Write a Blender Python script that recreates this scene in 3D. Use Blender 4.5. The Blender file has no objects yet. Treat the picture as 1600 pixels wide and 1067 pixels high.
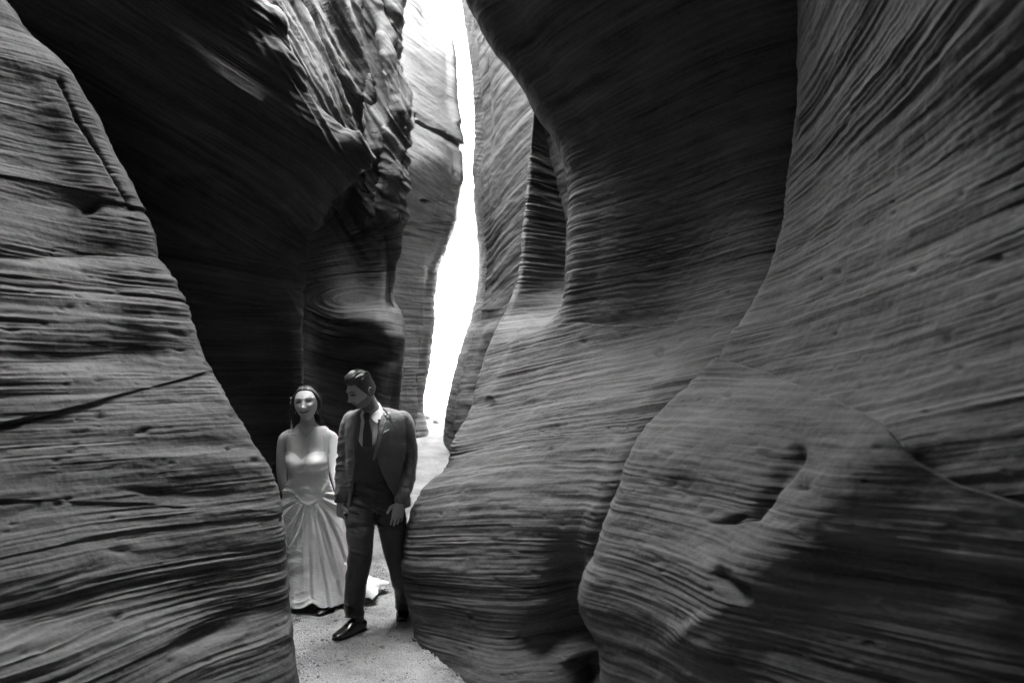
import bpy, bmesh, math, random
import numpy as np
from mathutils import Vector, Matrix, Euler

R = math.radians
random.seed(7)
rng = np.random.default_rng(7)
scene = bpy.context.scene
COL = scene.collection

# ------------------------------------------------------------------ camera
F_PX, CX, CY = 1244.0, 800.0, 533.5
CAM_H = 1.84
PITCH = math.atan((560 - 533.5) / F_PX)
cam_d = bpy.data.cameras.new('camera')
cam = bpy.data.objects.new('camera', cam_d)
COL.objects.link(cam)
cam.location = (0, 0, CAM_H)
cam.rotation_euler = (math.pi / 2 + PITCH, 0, 0)
cam_d.lens = F_PX / 1600 * 36
cam_d.sensor_width = 36
cam_d.clip_end = 2000
cam_d.clip_start = 0.05
cam_d.dof.use_dof = True
cam_d.dof.focus_distance = 5.5
cam_d.dof.aperture_fstop = 2.2
scene.camera = cam

# ------------------------------------------------------------------ sky + sun (black-and-white place)
SUN_EL, SUN_AZ = R(30), R(112)          # azimuth from +Y, clockwise
world = bpy.data.worlds.new("World")
scene.world = world
world.use_nodes = True
wn, wl = world.node_tree.nodes, world.node_tree.links
wn.clear()
sky = wn.new('ShaderNodeTexSky')
sky.sky_type = 'NISHITA'
sky.sun_disc = False
sky.sun_elevation = SUN_EL
sky.sun_rotation = SUN_AZ
bw = wn.new('ShaderNodeRGBToBW')
bg = wn.new('ShaderNodeBackground')
bg.inputs['Strength'].default_value = 0.15
wo = wn.new('ShaderNodeOutputWorld')
wl.new(sky.outputs[0], bw.inputs[0])
wl.new(bw.outputs[0], bg.inputs[0])
wl.new(bg.outputs[0], wo.inputs[0])
sun_d = bpy.data.lights.new('sun', 'SUN')
sun_d.energy = 4.0
sun_d.angle = R(0.5)
sun_d.color = (1.0, 1.0, 1.0)
sun = bpy.data.objects.new('sun', sun_d)
COL.objects.link(sun)
sd = Vector((math.sin(SUN_AZ) * math.cos(SUN_EL), math.cos(SUN_AZ) * math.cos(SUN_EL), math.sin(SUN_EL)))
sun.rotation_euler = sd.to_track_quat('Z', 'Y').to_euler()
sun.location = (0, 0, 30)
vs = scene.view_settings
scene.display_settings.display_device = 'sRGB'
vs.view_transform = 'Standard'
vs.look = 'None'
vs.exposure = 8.25
vs.gamma = 1.0
vs.use_curve_mapping = False
scene.render.engine = 'CYCLES'
scene.cycles.use_denoising = True
scene.cycles.max_bounces = 8
scene.cycles.diffuse_bounces = 5
scene.cycles.sample_clamp_indirect = 6

# ------------------------------------------------------------------ helpers
_T = rng.random((64, 64, 64)).astype(np.float32) * 2 - 1
def noise(x, y, z, seed=0):
    """smooth value noise in -1..1, vectorised"""
    x = np.asarray(x, np.float64) + seed * 17.31
    y = np.asarray(y, np.float64) + seed * 7.77
    z = np.asarray(z, np.float64) + seed * 3.13
    xi, yi, zi = np.floor(x).astype(int), np.floor(y).astype(int), np.floor(z).astype(int)
    fx, fy, fz = x - xi, y - yi, z - zi
    fx = fx * fx * (3 - 2 * fx); fy = fy * fy * (3 - 2 * fy); fz = fz * fz * (3 - 2 * fz)
    x0, x1, y0, y1, z0, z1 = xi & 63, (xi + 1) & 63, yi & 63, (yi + 1) & 63, zi & 63, (zi + 1) & 63
    a = _T[x0, y0, z0] * (1 - fx) + _T[x1, y0, z0] * fx
    b = _T[x0, y1, z0] * (1 - fx) + _T[x1, y1, z0] * fx
    c = _T[x0, y0, z1] * (1 - fx) + _T[x1, y0, z1] * fx
    d = _T[x0, y1, z1] * (1 - fx) + _T[x1, y1, z1] * fx
    return (a * (1 - fy) + b * fy) * (1 - fz) + (c * (1 - fy) + d * fy) * fz

def sstep(a, b, x):
    t = np.clip((x - a) / (b - a), 0, 1)
    return t * t * (3 - 2 * t)

def at(px, py, D):
    """point seen at photograph pixel (px, py), D metres ahead of the camera along the ground"""
    u = (np.asarray(px, float) - CX) / F_PX
    v = (CY - np.asarray(py, float)) / F_PX
    c, s = math.cos(PITCH), math.sin(PITCH)
    dy = c - v * s
    dz = s + v * c
    D = np.asarray(D, float)
    return np.stack([u * D / dy, D + 0 * u, CAM_H + dz * D / dy], -1)

def pix(P):
    c, s = math.cos(PITCH), math.sin(PITCH)
    X, Y, Z = P[..., 0], P[..., 1], P[..., 2] - CAM_H
    d = np.maximum(Y * c + Z * s, 0.05)
    return CX + F_PX * X / d, CY - F_PX * (Z * c - Y * s) / d

def pchip(x, xp, fp):
    """monotone cubic interpolation with flat-ish ends"""
    xp = np.asarray(xp, float); fp = np.asarray(fp, float); x = np.asarray(x, float)
    if len(xp) == 2:
        return np.interp(x, xp, fp)
    h = np.diff(xp); dl = np.diff(fp) / h
    m = np.zeros_like(fp)
    for i in range(1, len(xp) - 1):
        if dl[i - 1] * dl[i] > 0:
            w1, w2 = 2 * h[i] + h[i - 1], h[i] + 2 * h[i - 1]
            m[i] = (w1 + w2) / (w1 / dl[i - 1] + w2 / dl[i])
    m[0], m[-1] = dl[0], dl[-1]
    xc = np.clip(x, xp[0], xp[-1])
    k = np.clip(np.searchsorted(xp, xc) - 1, 0, len(h) - 1)
    t = (xc - xp[k]) / h[k]
    return ((1 + 2 * t) * (1 - t) ** 2 * fp[k] + t * (1 - t) ** 2 * h[k] * m[k]
            + t * t * (3 - 2 * t) * fp[k + 1] + t * t * (t - 1) * h[k] * m[k + 1])

def new_obj(name, verts, faces, mat=None, parent=None, smooth=True):
    me = bpy.data.meshes.new(name)
    verts = np.asarray(verts, np.float32)
    if isinstance(faces, np.ndarray):
        n, k = faces.shape
        me.vertices.add(len(verts)); me.vertices.foreach_set('co', verts.ravel())
        me.loops.add(n * k); me.loops.foreach_set('vertex_index', faces.astype(np.int32).ravel())
        me.polygons.add(n)
        me.polygons.foreach_set('loop_start', (np.arange(n) * k).astype(np.int32))
        me.polygons.foreach_set('loop_total', np.full(n, k, np.int32))
        me.update(calc_edges=True)
    else:
        me.from_pydata([tuple(map(float, v)) for v in verts], [], faces)
    me.validate()
    if smooth:
        me.polygons.foreach_set('use_smooth', np.ones(len(me.polygons), bool))
    if mat: me.materials.append(mat)
    o = bpy.data.objects.new(name, me)
    COL.objects.link(o)
    if parent: o.parent = parent
    return o

def tag(o, label, cat=None, group=None, kind=None):
    if label: o['label'] = label
    if cat: o['category'] = cat
    if group: o['group'] = group
    if kind: o['kind'] = kind
    return o

def grid_faces(nr, nc):
    i = np.arange(nr - 1)[:, None] * nc + np.arange(nc - 1)[None, :]
    return np.stack([i, i + 1, i + nc + 1, i + nc], -1).reshape(-1, 4)

# ------------------------------------------------------------------ materials
def grey(v): return (v, v, v, 1)
def mat_new(name):
    m = bpy.data.materials.new(name); m.use_nodes = True
    return m, m.node_tree.nodes, m.node_tree.links, m.node_tree.nodes['Principled BSDF']

def rock_material(name, lo, hi, bump=0.5, scale=1.0):
    m, n, l, p = mat_new(name)
    at_ = n.new('ShaderNodeAttribute'); at_.attribute_name = 'bed'
    def mapped(sx, sz):
        mp = n.new('ShaderNodeMapping'); mp.inputs['Scale'].default_value = (sx, sx, sz)
        l.new(at_.outputs['Vector'], mp.inputs[0]); return mp
    def ns(vec, detail, rough=0.6):
        t = n.new('ShaderNodeTexNoise'); t.inputs['Scale'].default_value = 1.0
        t.inputs['Detail'].default_value = detail; t.inputs['Roughness'].default_value = rough
        l.new(vec.outputs[0], t.inputs['Vector']); return t
    band = ns(mapped(0.5 * scale, 12 * scale), 5, 0.65)
    fine = ns(mapped(1.6 * scale, 60 * scale), 3, 0.6)
    grain = ns(mapped(55 * scale, 70 * scale), 4, 0.7)
    mott = ns(mapped(3.2 * scale, 6.5 * scale), 5, 0.62)
    def mth(op, a, b):
        q = n.new('ShaderNodeMath'); q.operation = op
        for i, v in enumerate((a, b)):
            if isinstance(v, (int, float)): q.inputs[i].default_value = v
            else: l.new(v, q.inputs[i])
        return q.outputs[0]
    c = mth('ADD', mth('MULTIPLY', band.outputs[0], 0.40), mth('MULTIPLY', fine.outputs[0], 0.26))
    c = mth('ADD', c, mth('MULTIPLY', mott.outputs[0], 0.19))
    c = mth('ADD', c, mth('MULTIPLY', grain.outputs[0], 0.15))
    cr = n.new('ShaderNodeValToRGB')
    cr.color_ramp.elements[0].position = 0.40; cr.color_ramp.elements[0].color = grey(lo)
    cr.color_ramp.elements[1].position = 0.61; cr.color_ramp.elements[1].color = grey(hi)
    l.new(c, cr.inputs[0]); l.new(cr.outputs[0], p.inputs['Base Color'])
    p.inputs['Roughness'].default_value = 0.85
    p.inputs['Specular IOR Level'].default_value = 0.25
    b1 = n.new('ShaderNodeBump'); b1.inputs['Strength'].default_value = bump; b1.inputs['Distance'].default_value = 0.012
    hgt = mth('ADD', mth('MULTIPLY', fine.outputs[0], 0.6), mth('MULTIPLY', grain.outputs[0], 0.4))
    l.new(hgt, b1.inputs['Height']); l.new(b1.outputs[0], p.inputs['Normal'])
    return m

# ------------------------------------------------------------------ canyon walls
ROWS_TOP, ROWS_BOT = -2600, 1500
SLOT_X, SLOT_HW, SLOT_TOP = -1.4, 0.6, 8.8

def build_wall(name, rails, nu, nv, mat, label, strata, side, feats=(), pits=0, seed=0,
               py_top=-120, py_bot=2800, amp=1.0, roof=True, contour_index=3):
    """rails: list of rails, each a list of (py, px, D) or ('w', x, y) for a rail off the picture, z as its neighbour.
    The surface is a spline through the rails, then carved along its bedding."""
    # rows: dense inside the picture, sparse outside
    top0 = py_top if not roof else -120
    b = np.linspace(-120, min(1110, py_bot - 20), nv) if roof else np.linspace(py_top, 1110, nv)
    c = np.linspace(min(1110, py_bot - 20), py_bot, 16)[1:]
    py = np.concatenate([b, c])
    ns_ = 44 if roof else 0
    s_ = np.linspace(1, 0, ns_, endpoint=False)[:, None]
    pts, cont = [], None
    zw = 4.4 - 5.2 * (py - py[0]) / (py[-1] - py[0])
    bases = []
    for r in rails:
        if r[0] == 'w':
            lean = r[3] if len(r) > 3 else 0.0
            p = np.stack([r[1] + lean * (zw - 2), np.full_like(zw, r[2]), zw], -1)
        else:
            q = sorted(r); y = [t[0] for t in q]
            p = at(pchip(py, y, [t[1] for t in q]), py, pchip(py, y, [t[2] for t in q]))
        pts.append(p); bases.append(p[0])
    if roof:  # unseen upper walls, closed in to a slot that limits the sky light
        ic = contour_index
        for i, p in enumerate(pts):
            B = p[0]; m = max(3, nv // 25)
            tz = (p[0] - p[m]) / max(1e-3, p[0][2] - p[m][2])
            tz = np.clip(tz, -0.9, 0.9); tz[2] = 1
            extra = 0 if i >= ic else (B[0] - bases[ic][0])
            ztop = float(np.interp(B[1], [2.0, 4.0, 5.8, 8.5, 10, 13], [SLOT_TOP + 1.5, SLOT_TOP, SLOT_TOP, 10.0, 13, 17]))
            T = np.array([SLOT_X - side * float(np.interp(B[1], [5.6, 6.8, 9], [1.4, .95, .8]) if side > 0 else np.interp(B[1], [4.4, 5.6, 7, 9, 12], [-.5, .8, 1.7, 1.5, 1.0])) * float(np.interp(B[1], [1.8, 2.9, 3.8, 4.7, 5.5, 8.5, 11], [-.05, 0.0, .35, 1.5, 2.1, 2.5, 2.4])) + extra, B[1] + (0 if rails[i][0] == 'w' else 0.15 * (B[1] - 4)), ztop])
            L = ztop - B[2]
            m0, m1 = tz * L, (T - B) * np.array([0.1, 0.1, 1])
            m0[2] = L; m1[2] = L
            up = ((1 + 2 * s_) * (1 - s_) ** 2 * B + s_ * (1 - s_) ** 2 * m0 + s_ * s_ * (3 - 2 * s_) * T + s_ * s_ * (s_ - 1) * m1)
            pts[i] = np.concatenate([up, p])
        py = np.concatenate([np.full(ns_, -200.0), py])
    K = np.stack(pts, 1)                                    # rows x rails x 3
    # columns: Catmull-Rom, sampled evenly by on-screen/real length
    n = K.shape[1]
    Ke = np.concatenate([2 * K[:, :1] - K[:, 1:2], K, 2 * K[:, -1:] - K[:, -2:-1]], 1)
    def cat(u):
        i = np.clip(u.astype(int), 0, n - 2); t = (u - i)[None, :, None]
        p0, p1, p2, p3 = Ke[:, i], Ke[:, i + 1], Ke[:, i + 2], Ke[:, i + 3]
        return 0.5 * ((2 * p1) + (-p0 + p2) * t + (2 * p0 - 5 * p1 + 4 * p2 - p3) * t * t + (-p0 + 3 * p1 - 3 * p2 + p3) * t ** 3)
    uu = np.linspace(0, n - 1, 400)
    S = cat(uu)
    X, Y = pix(S)
    rows = (py > 0) & (py < 1067)
    seg = np.hypot(np.diff(X[rows], axis=1), np.diff(Y[rows], axis=1))
    vis = ((X[rows][:, 1:] > -80) & (X[rows][:, 1:] < 1680) & (S[rows][:, 1:, 1] > 0.4))
    w = np.clip(np.where(vis, seg, seg * 0.0), 0, 40).mean(0) + 0.25
    cum = np.concatenate([[0], np.cumsum(w)]); cum /= cum[-1]
    u = np.interp(np.linspace(0, 1, nu), cum, uu)
    P = cat(u)
    X, Y = pix(P)
    for f in feats:                                          # large relief, metres along the wall's own normal
        N = normals(P, side)
        P = P + N * f(X, Y, P)[..., None]
    X, Y = pix(P)
    bed, crease = strata(X, Y, P)
    N = normals(P, side)
    h = relief(P, bed, seed) * (amp(X, Y) if callable(amp) else amp) + crease
    if pits:
        h = h + pit_field(P, X, Y, pits, seed)
    P = P + N * h[..., None]
    nr, nc = P.shape[:2]
    o = new_obj(name, P.reshape(-1, 3), grid_faces(nr, nc) if side > 0 else grid_faces(nr, nc)[:, ::-1], mat)
    at_ = o.data.attributes.new('bed', 'FLOAT_VECTOR', 'POINT')
    B = np.stack([P[..., 0], P[..., 1], bed], -1).astype(np.float32)
    at_.data.foreach_set('vector', B.ravel())
    tag(o, label, 'canyon wall', None, 'structure')
    return o

def normals(P, side):
    du = np.gradient(P, axis=1); dv = np.gradient(P, axis=0)
    N = np.cross(du, dv)
    N /= np.linalg.norm(N, axis=-1, keepdims=True) + 1e-9
    return N * side

def relief(P, t, seed):
    x, y, z = P[..., 0], P[..., 1], P[..., 2]
    s = seed
    t = t + 0.02 * noise(x * 1.1, y * 1.1, z * 1.1, s)
    k = 0.22 + 1.15 * sstep(-.35, .55, noise(x * .7, y * .7, t * 1.3, s + 9))
    t = t + 0.09 * noise(0 * t + .5, 0 * t, t * 2.7, s + 10) + 0.02 * noise(0 * t, 0 * t + .5, t * 9, s + 11)
    h = 0.011 * noise(x * .45, y * .45, t * 3.2, s)
    h += 0.006 * noise(x * .6, y * .6, t * 9, s + 1)
    a = noise(x * .7, y * .7, t * 21, s + 2)
    h += 0.0052 * (1 - np.abs(a) * 2) * k
    b = noise(x * 1.2, y * 1.2, t * 44, s + 3)
    h += 0.005 * (1 - np.abs(b) * 2) * k
    h += 0.0032 * noise(x * 2.5, y * 2.5, t * 95, s + 4)
    h += 0.0032 * noise(x * 8, y * 8, t * 38, s + 15) + 0.006 * noise(x * 4, y * 4, t * 11, s + 16) * sstep(-.1, .5, noise(x * .9, y * .9, z * 1.2, s + 17))
    fl = noise(x * 3.6, y * 3.6, t * 11, s + 5) + 0.6 * noise(x * 9, y * 9, t * 24, s + 6)
    h += 0.0022 * sstep(0.25, 0.55, fl)
    h += 0.003 * noise(x * 14, y * 14, z * 18, s + 7) + 0.0016 * noise(x * 38, y * 38, z * 46, s + 12)
    rough = sstep(.05, .5, noise(x * 1.1, y * 1.1, z * 2.2, s + 13))
    h += rough * 0.006 * np.abs(noise(x * 11, y * 11, t * 30, s + 14))
    h += 0.035 * noise(x * .9, y * .9, z * .8, s + 8)
    return h

def pit_field(P, X, Y, count, seed):
    r = np.random.default_rng(seed + 50)
    h = np.zeros(P.shape[:2])
    vis = np.argwhere((X > 0) & (X < 1600) & (Y > 250) & (Y < 1067) & (P[..., 1] > 0.5))
    if len(vis) == 0: return h
    for _ in range(count):
        i, j = vis[r.integers(len(vis))]
        c = P[i, j]; rad = r.uniform(0.005, 0.012) * (1 + 1.0 * (r.random() < .1))
        i0, i1, j0, j1 = max(0, i - 40), i + 40, max(0, j - 40), j + 40
        d = P[i0:i1, j0:j1] - c
        q = (d[..., 0] ** 2 + d[..., 1] ** 2) / (rad * 2.0) ** 2 + (d[..., 2] / rad) ** 2
        h[i0:i1, j0:j1] -= rad * 0.9 * np.exp(-q * 1.2)
    return h

def line_feat(pts, width, amp, D0=0, D1=99, soft=None):
    """a ridge (+) or groove (-) following a line given in photograph pixels"""
    pts = np.array(pts, float)
    def f(X, Y, P):
        d2 = np.full(X.shape, 1e18)
        for (x0, y0), (x1, y1) in zip(pts[:-1], pts[1:]):
            dx, dy = x1 - x0, y1 - y0
            t = np.clip(((X - x0) * dx + (Y - y0) * dy) / (dx * dx + dy * dy), 0, 1)
            d2 = np.minimum(d2, (X - x0 - t * dx) ** 2 + (Y - y0 - t * dy) ** 2)
        return amp * np.exp(-d2 / width ** 2) * ((P[..., 1] > D0) & (P[..., 1] < D1))
    return f

def blob(px, py, rx, ry, amp, ang=0, D0=0, D1=99):
    ca, sa = math.cos(R(ang)), math.sin(R(ang))
    def f(X, Y, P):
        dx, dy = X - px, Y - py
        a = (dx * ca + dy * sa) / rx; b = (-dx * sa + dy * ca) / ry
        return amp * np.exp(-(a * a + b * b)) * ((P[..., 1] > D0) & (P[..., 1] < D1))
    return f

def edge_line(pts):
    xs = [p[0] for p in pts]; ys = [p[1] for p in pts]
    return lambda X: np.interp(X, xs, ys)

# ------------------------------------------------------------------ the rock masses
def sets(lines, dips, creases, warp=0.03):
    """cross-bedded sets: lines = bounding surfaces (as seen), dips = (dx, dy, dz) bedding gradient of each set"""
    def f(X, Y, P):
        x, y, z = P[..., 0], P[..., 1], P[..., 2]
        idx = np.zeros(X.shape, int); crease = np.zeros(X.shape)
        wob = 5 * noise(x * 2.2, y * 2.2, z * 0, 3) + 2 * noise(x * 7, y * 7, z * 0, 4)
        for L, c in zip(lines, creases):
            d = Y - L(X) - wob
            idx += (d > 0)
            near = np.clip(P[..., 1], 1.5, 9) / 4
            crease += np.where(d < 0, c * np.exp(d * near / 22), -0.7 * c * np.exp(-d * near / 16))
        bed = np.zeros(X.shape)
        for k, (ax, ay, az) in enumerate(dips):
            bed = np.where(idx == k, ax * x + ay * y + az * z + 5.3 * k, bed)
        bed = bed + warp * noise(x * .5, y * .5, z * .5, 11)
        return bed, crease
    return f

Q = 1.0 if globals().get('QUALITY', 1) else 0.5
rock_mid = rock_material('sandstone_layered', 0.020, 0.112)
rock_shade = rock_material('sandstone_painted_shade', 0.016, 0.075)  # darker copy of the layered rock; the overhang's shade put into its colour
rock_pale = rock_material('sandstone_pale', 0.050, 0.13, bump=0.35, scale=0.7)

# --- left foreground wall (a fin flaring towards the floor)
CA = [(-2600, 250, 4.2), (-1200, 60, 4.2), (-400, -90, 4.4), (-120, -45, 4.7), (0, 5, 4.8), (20, 20, 4.82), (52, 42, 4.85), (80, 75, 4.88), (110, 105, 4.92), (130, 118, 4.95),
      (178, 150, 5.0), (212, 165, 5.03), (255, 185, 5.06), (295, 205, 5.08), (320, 214, 5.1), (345, 230, 5.1), (375, 238, 5.1), (402, 238, 5.1),
      (425, 252, 5.05), (450, 268, 5.05), (490, 285, 5.0), (530, 300, 5.0), (548, 305, 5.0), (585, 325, 4.95), (635, 360, 4.9), (665, 380, 4.85),
      (695, 397, 4.85), (715, 412, 4.8), (745, 427, 4.8), (768, 435, 4.8), (800, 440, 4.75), (850, 445, 4.7), (900, 448, 4.65), (950, 452, 4.6),
      (1000, 458, 4.5), (1067, 466, 4.4), (1500, 520, 3.9)]
def off(Cr, dpx, dD, f=1.0):
    return [(a, b + dpx, max(0.3, d * f + dD)) for a, b, d in Cr]
def lerp_rail(Cr, spec):
    """same rows as Cr, px and D interpolated from a sparser list"""
    y = [q[0] for q in Cr]
    s = sorted(spec); sy = [q[0] for q in s]
    return [(yy, float(pchip([yy], sy, [q[1] for q in s])[0]), float(pchip([yy], sy, [q[2] for q in s])[0])) for yy in y]
A_lines = [edge_line([(-200, 240), (0, 278), (120, 296), (214, 326), (400, 400)]),
           edge_line([(-200, 372), (0, 384), (120, 390), (238, 405), (400, 430)]),
           edge_line([(-200, 720), (0, 662), (120, 636), (300, 592), (400, 560)]),
           edge_line([(-200, 765), (0, 782), (220, 785), (436, 800)])]
left_near = build_wall('canyon_wall', [
    off(CA, -430, 2.8), off(CA, -150, 1.3), off(CA, -22, 0.42), CA, off(CA, -45, -0.22), off(CA, -130, -0.45),
    lerp_rail(CA, [(-2600, 100, 3.4), (-1200, -200, 3.3), (0, -330, 3.7), (400, -60, 3.95), (700, 60, 3.85), (1067, 120, 3.4), (1500, 160, 3.0)]),
    lerp_rail(CA, [(-2600, -200, 3.6), (-1200, -600, 3.4), (0, -900, 2.9), (700, -600, 2.6), (1500, -500, 2.2)]),
    ('w', -2.7, 0.6, 0.08), ('w', -2.7, -1.5, 0.10), ('w', -1.0, -5.6, 0.0)],  # last rails unseen, added behind the camera to shut out light
    int(620 * Q), int(1150 * Q), rock_mid,
    'layered sandstone wall curving in from the left in front of the bride, flaring wide at its foot',
    sets(A_lines, [(-0.10, 0.02, 1), (0.02, 0.02, 1), (0.06, 0.0, 1), (-0.12, 0.10, 1), (0.05, -0.02, 1)], [0.006, 0.006, 0.009, 0.003]),
    +1, feats=[line_feat([(92, 125), (120, 190), (150, 235), (180, 290), (195, 318)], 3.5, -0.035),
               blob(140, 325, 14, 9, -0.05, -35), blob(185, 860, 22, 7, -0.02), blob(232, 768, 30, 5, -0.02, 5),
               blob(100, 560, 90, 20, -0.05, 0), blob(330, 985, 70, 16, -0.05, -25), blob(60, 960, 160, 40, -0.08, -8)],
    pits=170, seed=1)

# --- left middle wall: dark overhang above the bride
CL2 = [(-2600, 250, 7.0), (-1000, 250, 6.8), (-300, 320, 6.7), (-120, 360, 5.75), (0, 408, 5.95), (30, 440, 6.02), (80, 470, 6.15), (140, 500, 6.2), (190, 542, 6.3), (225, 572, 6.38),
       (240, 578, 6.42), (258, 570, 6.5), (285, 545, 6.65), (310, 520, 6.8), (340, 500, 6.95), (365, 481, 7.05), (400, 470, 7.1), (450, 464, 7.12),
       (500, 465, 7.0), (560, 469, 7.0), (600, 471, 7.0), (640, 473, 7.0), (700, 474, 7.0), (1000, 478, 7.0), (1500, 500, 7.0)]
L2_lines = [edge_line([(100, 340), (300, 380), (470, 420)]), edge_line([(100, 455), (300, 475), (470, 485)])]
def ribs(X, Y, P, t):
    x, y, z = P[..., 0], P[..., 1], P[..., 2]
    t = t + .05 * noise(x * 1.5, y, z * 1.5, 91)
    a = 1 - 2.4 * np.abs(noise(x * .8, y * .8, t * 8 + z * .6, 92)); b = 1 - 2.4 * np.abs(noise(x * 1.6, y * 1.2, t * 19 + z, 93))
    return .040 * a + .022 * b
def l2_strata(X, Y, P):
    bed, cr = sets(L2_lines, [(0.55, 0.1, 1), (0.15, 0.0, 1), (0.0, 0.0, 1)], [0.0, 0.015])(X, Y, P)
    cx_ = np.interp(Y, [-120, 0, 80, 190, 240, 285, 340, 400, 500], [360, 408, 470, 542, 578, 545, 500, 470, 465])
    k = sstep(-95, -25, X - cx_) * sstep(560, 400, Y)
    return bed, cr + 1.1 * k * ribs(X, Y, P, 0.86 * P[..., 0] + 0.5 * P[..., 2])
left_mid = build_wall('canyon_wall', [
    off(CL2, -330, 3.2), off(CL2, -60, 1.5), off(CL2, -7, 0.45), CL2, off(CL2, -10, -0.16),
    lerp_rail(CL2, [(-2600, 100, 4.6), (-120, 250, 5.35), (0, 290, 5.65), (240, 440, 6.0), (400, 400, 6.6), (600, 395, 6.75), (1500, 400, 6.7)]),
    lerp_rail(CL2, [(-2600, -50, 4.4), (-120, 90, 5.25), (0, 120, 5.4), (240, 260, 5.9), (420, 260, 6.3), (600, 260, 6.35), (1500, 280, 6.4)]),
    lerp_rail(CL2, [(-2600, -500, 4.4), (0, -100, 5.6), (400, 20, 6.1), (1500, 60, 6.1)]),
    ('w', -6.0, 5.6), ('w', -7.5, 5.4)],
    int(560 * Q), int(950 * Q), rock_shade,
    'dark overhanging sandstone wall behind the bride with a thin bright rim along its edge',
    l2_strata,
    +1, feats=[line_feat([(190, 0), (260, 45), (310, 95), (350, 125), (400, 160)], 20, 0.08),
               line_feat([(250, 200), (340, 215), (420, 260), (440, 300)], 22, 0.06),
               line_feat([(260, 290), (330, 290), (400, 330), (450, 370)], 20, -0.10),
               line_feat([(470, 60), (500, 130), (545, 190)], 26, -0.12),
               blob(425, 90, 40, 26, 0.1, 50), blob(300, 350, 80, 25, 0.08, 12)],
    pits=40, seed=2, amp=1.1)

# --- left inner wall: ribbed column in front of the pale wall
CL3 = [(-2600, 470, 8.6), (-600, 560, 8.5), (-120, 600, 8.4), (0, 615, 8.4), (50, 620, 8.4), (100, 625, 8.4), (140, 635, 8.35), (175, 642, 8.3), (210, 638, 8.35), (250, 635, 8.4),
       (300, 632, 8.4), (335, 627, 8.45), (360, 622, 8.5), (425, 620, 8.6), (475, 622, 8.6), (490, 627, 8.5), (505, 631, 8.45), (534, 632, 8.4), (570, 631, 8.4),
       (600, 627, 8.45), (640, 622, 8.5), (700, 620, 8.6), (1500, 620, 8.6)]
left_in = build_wall('canyon_wall', [
    off(CL3, -300, 3.5), off(CL3, -60, 1.6), off(CL3, -8, 0.6), CL3, off(CL3, -14, -0.12),
    lerp_rail(CL3, [(-2600, 420, 8.2), (0, 590, 8.15), (180, 602, 8.0), (340, 598, 8.35), (430, 595, 8.5), (515, 600, 8.25), (600, 596, 8.35), (1500, 590, 8.4)]),
    lerp_rail(CL3, [(-2600, 380, 8.4), (0, 560, 8.3), (180, 575, 8.25), (340, 560, 8.65), (430, 560, 8.7), (515, 560, 8.3), (575, 560, 8.6), (1500, 560, 8.6)]),
    lerp_rail(CL3, [(-2600, 330, 7.9), (0, 500, 7.6), (200, 540, 7.9), (340, 525, 8.7), (515, 520, 8.5), (600, 515, 8.7), (1500, 520, 8.7)]),
    lerp_rail(CL3, [(-2600, 240, 7.4), (0, 420, 7.0), (200, 490, 7.3), (340, 470, 8.3), (515, 470, 8.6), (1500, 470, 8.6)]),
    lerp_rail(CL3, [(-2600, 100, 7.0), (0, 330, 6.9), (200, 400, 7.3), (400, 380, 8.0), (1500, 380, 8.2)]),
    ],
    int(520 * Q), int(1000 * Q), rock_mid,
    'ribbed sandstone column between the dark overhang and the pale wall, streaked with bright ridges near its top',
    lambda X, Y, P: ((0.86 * P[..., 0] + 0.5 * P[..., 2]) * sstep(480, 330, Y) + (P[..., 2] + 0.25 * P[..., 0]) * sstep(330, 480, Y)
                     + 0.10 * noise(P[..., 0] * 1.3, P[..., 1], P[..., 2] * .9, 21),
                     ribs(X, Y, P, 0.86 * P[..., 0] + 0.5 * P[..., 2]) * sstep(430, 290, Y)),
    +1, feats=[line_feat([(545, 495), (585, 500), (612, 525)], 14, 0.05), line_feat([(540, 515), (590, 540), (612, 560)], 10, -0.04),
               line_feat([(600, 0), (582, 60), (590, 130), (600, 200), (595, 300), (610, 400), (615, 470)], 8, -0.10),
               line_feat([(520, 0), (560, 90), (580, 170), (585, 230)], 9, 0.12),
               line_feat([(470, 0), (520, 90), (560, 170), (575, 220)], 8, -0.10),
               line_feat([(612, 0), (604, 90), (620, 150), (628, 200), (605, 300), (618, 400)], 6, 0.05)],
    pits=10, seed=3, amp=lambda X, Y: .7 + 1.5 * sstep(420, 300, Y))

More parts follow.
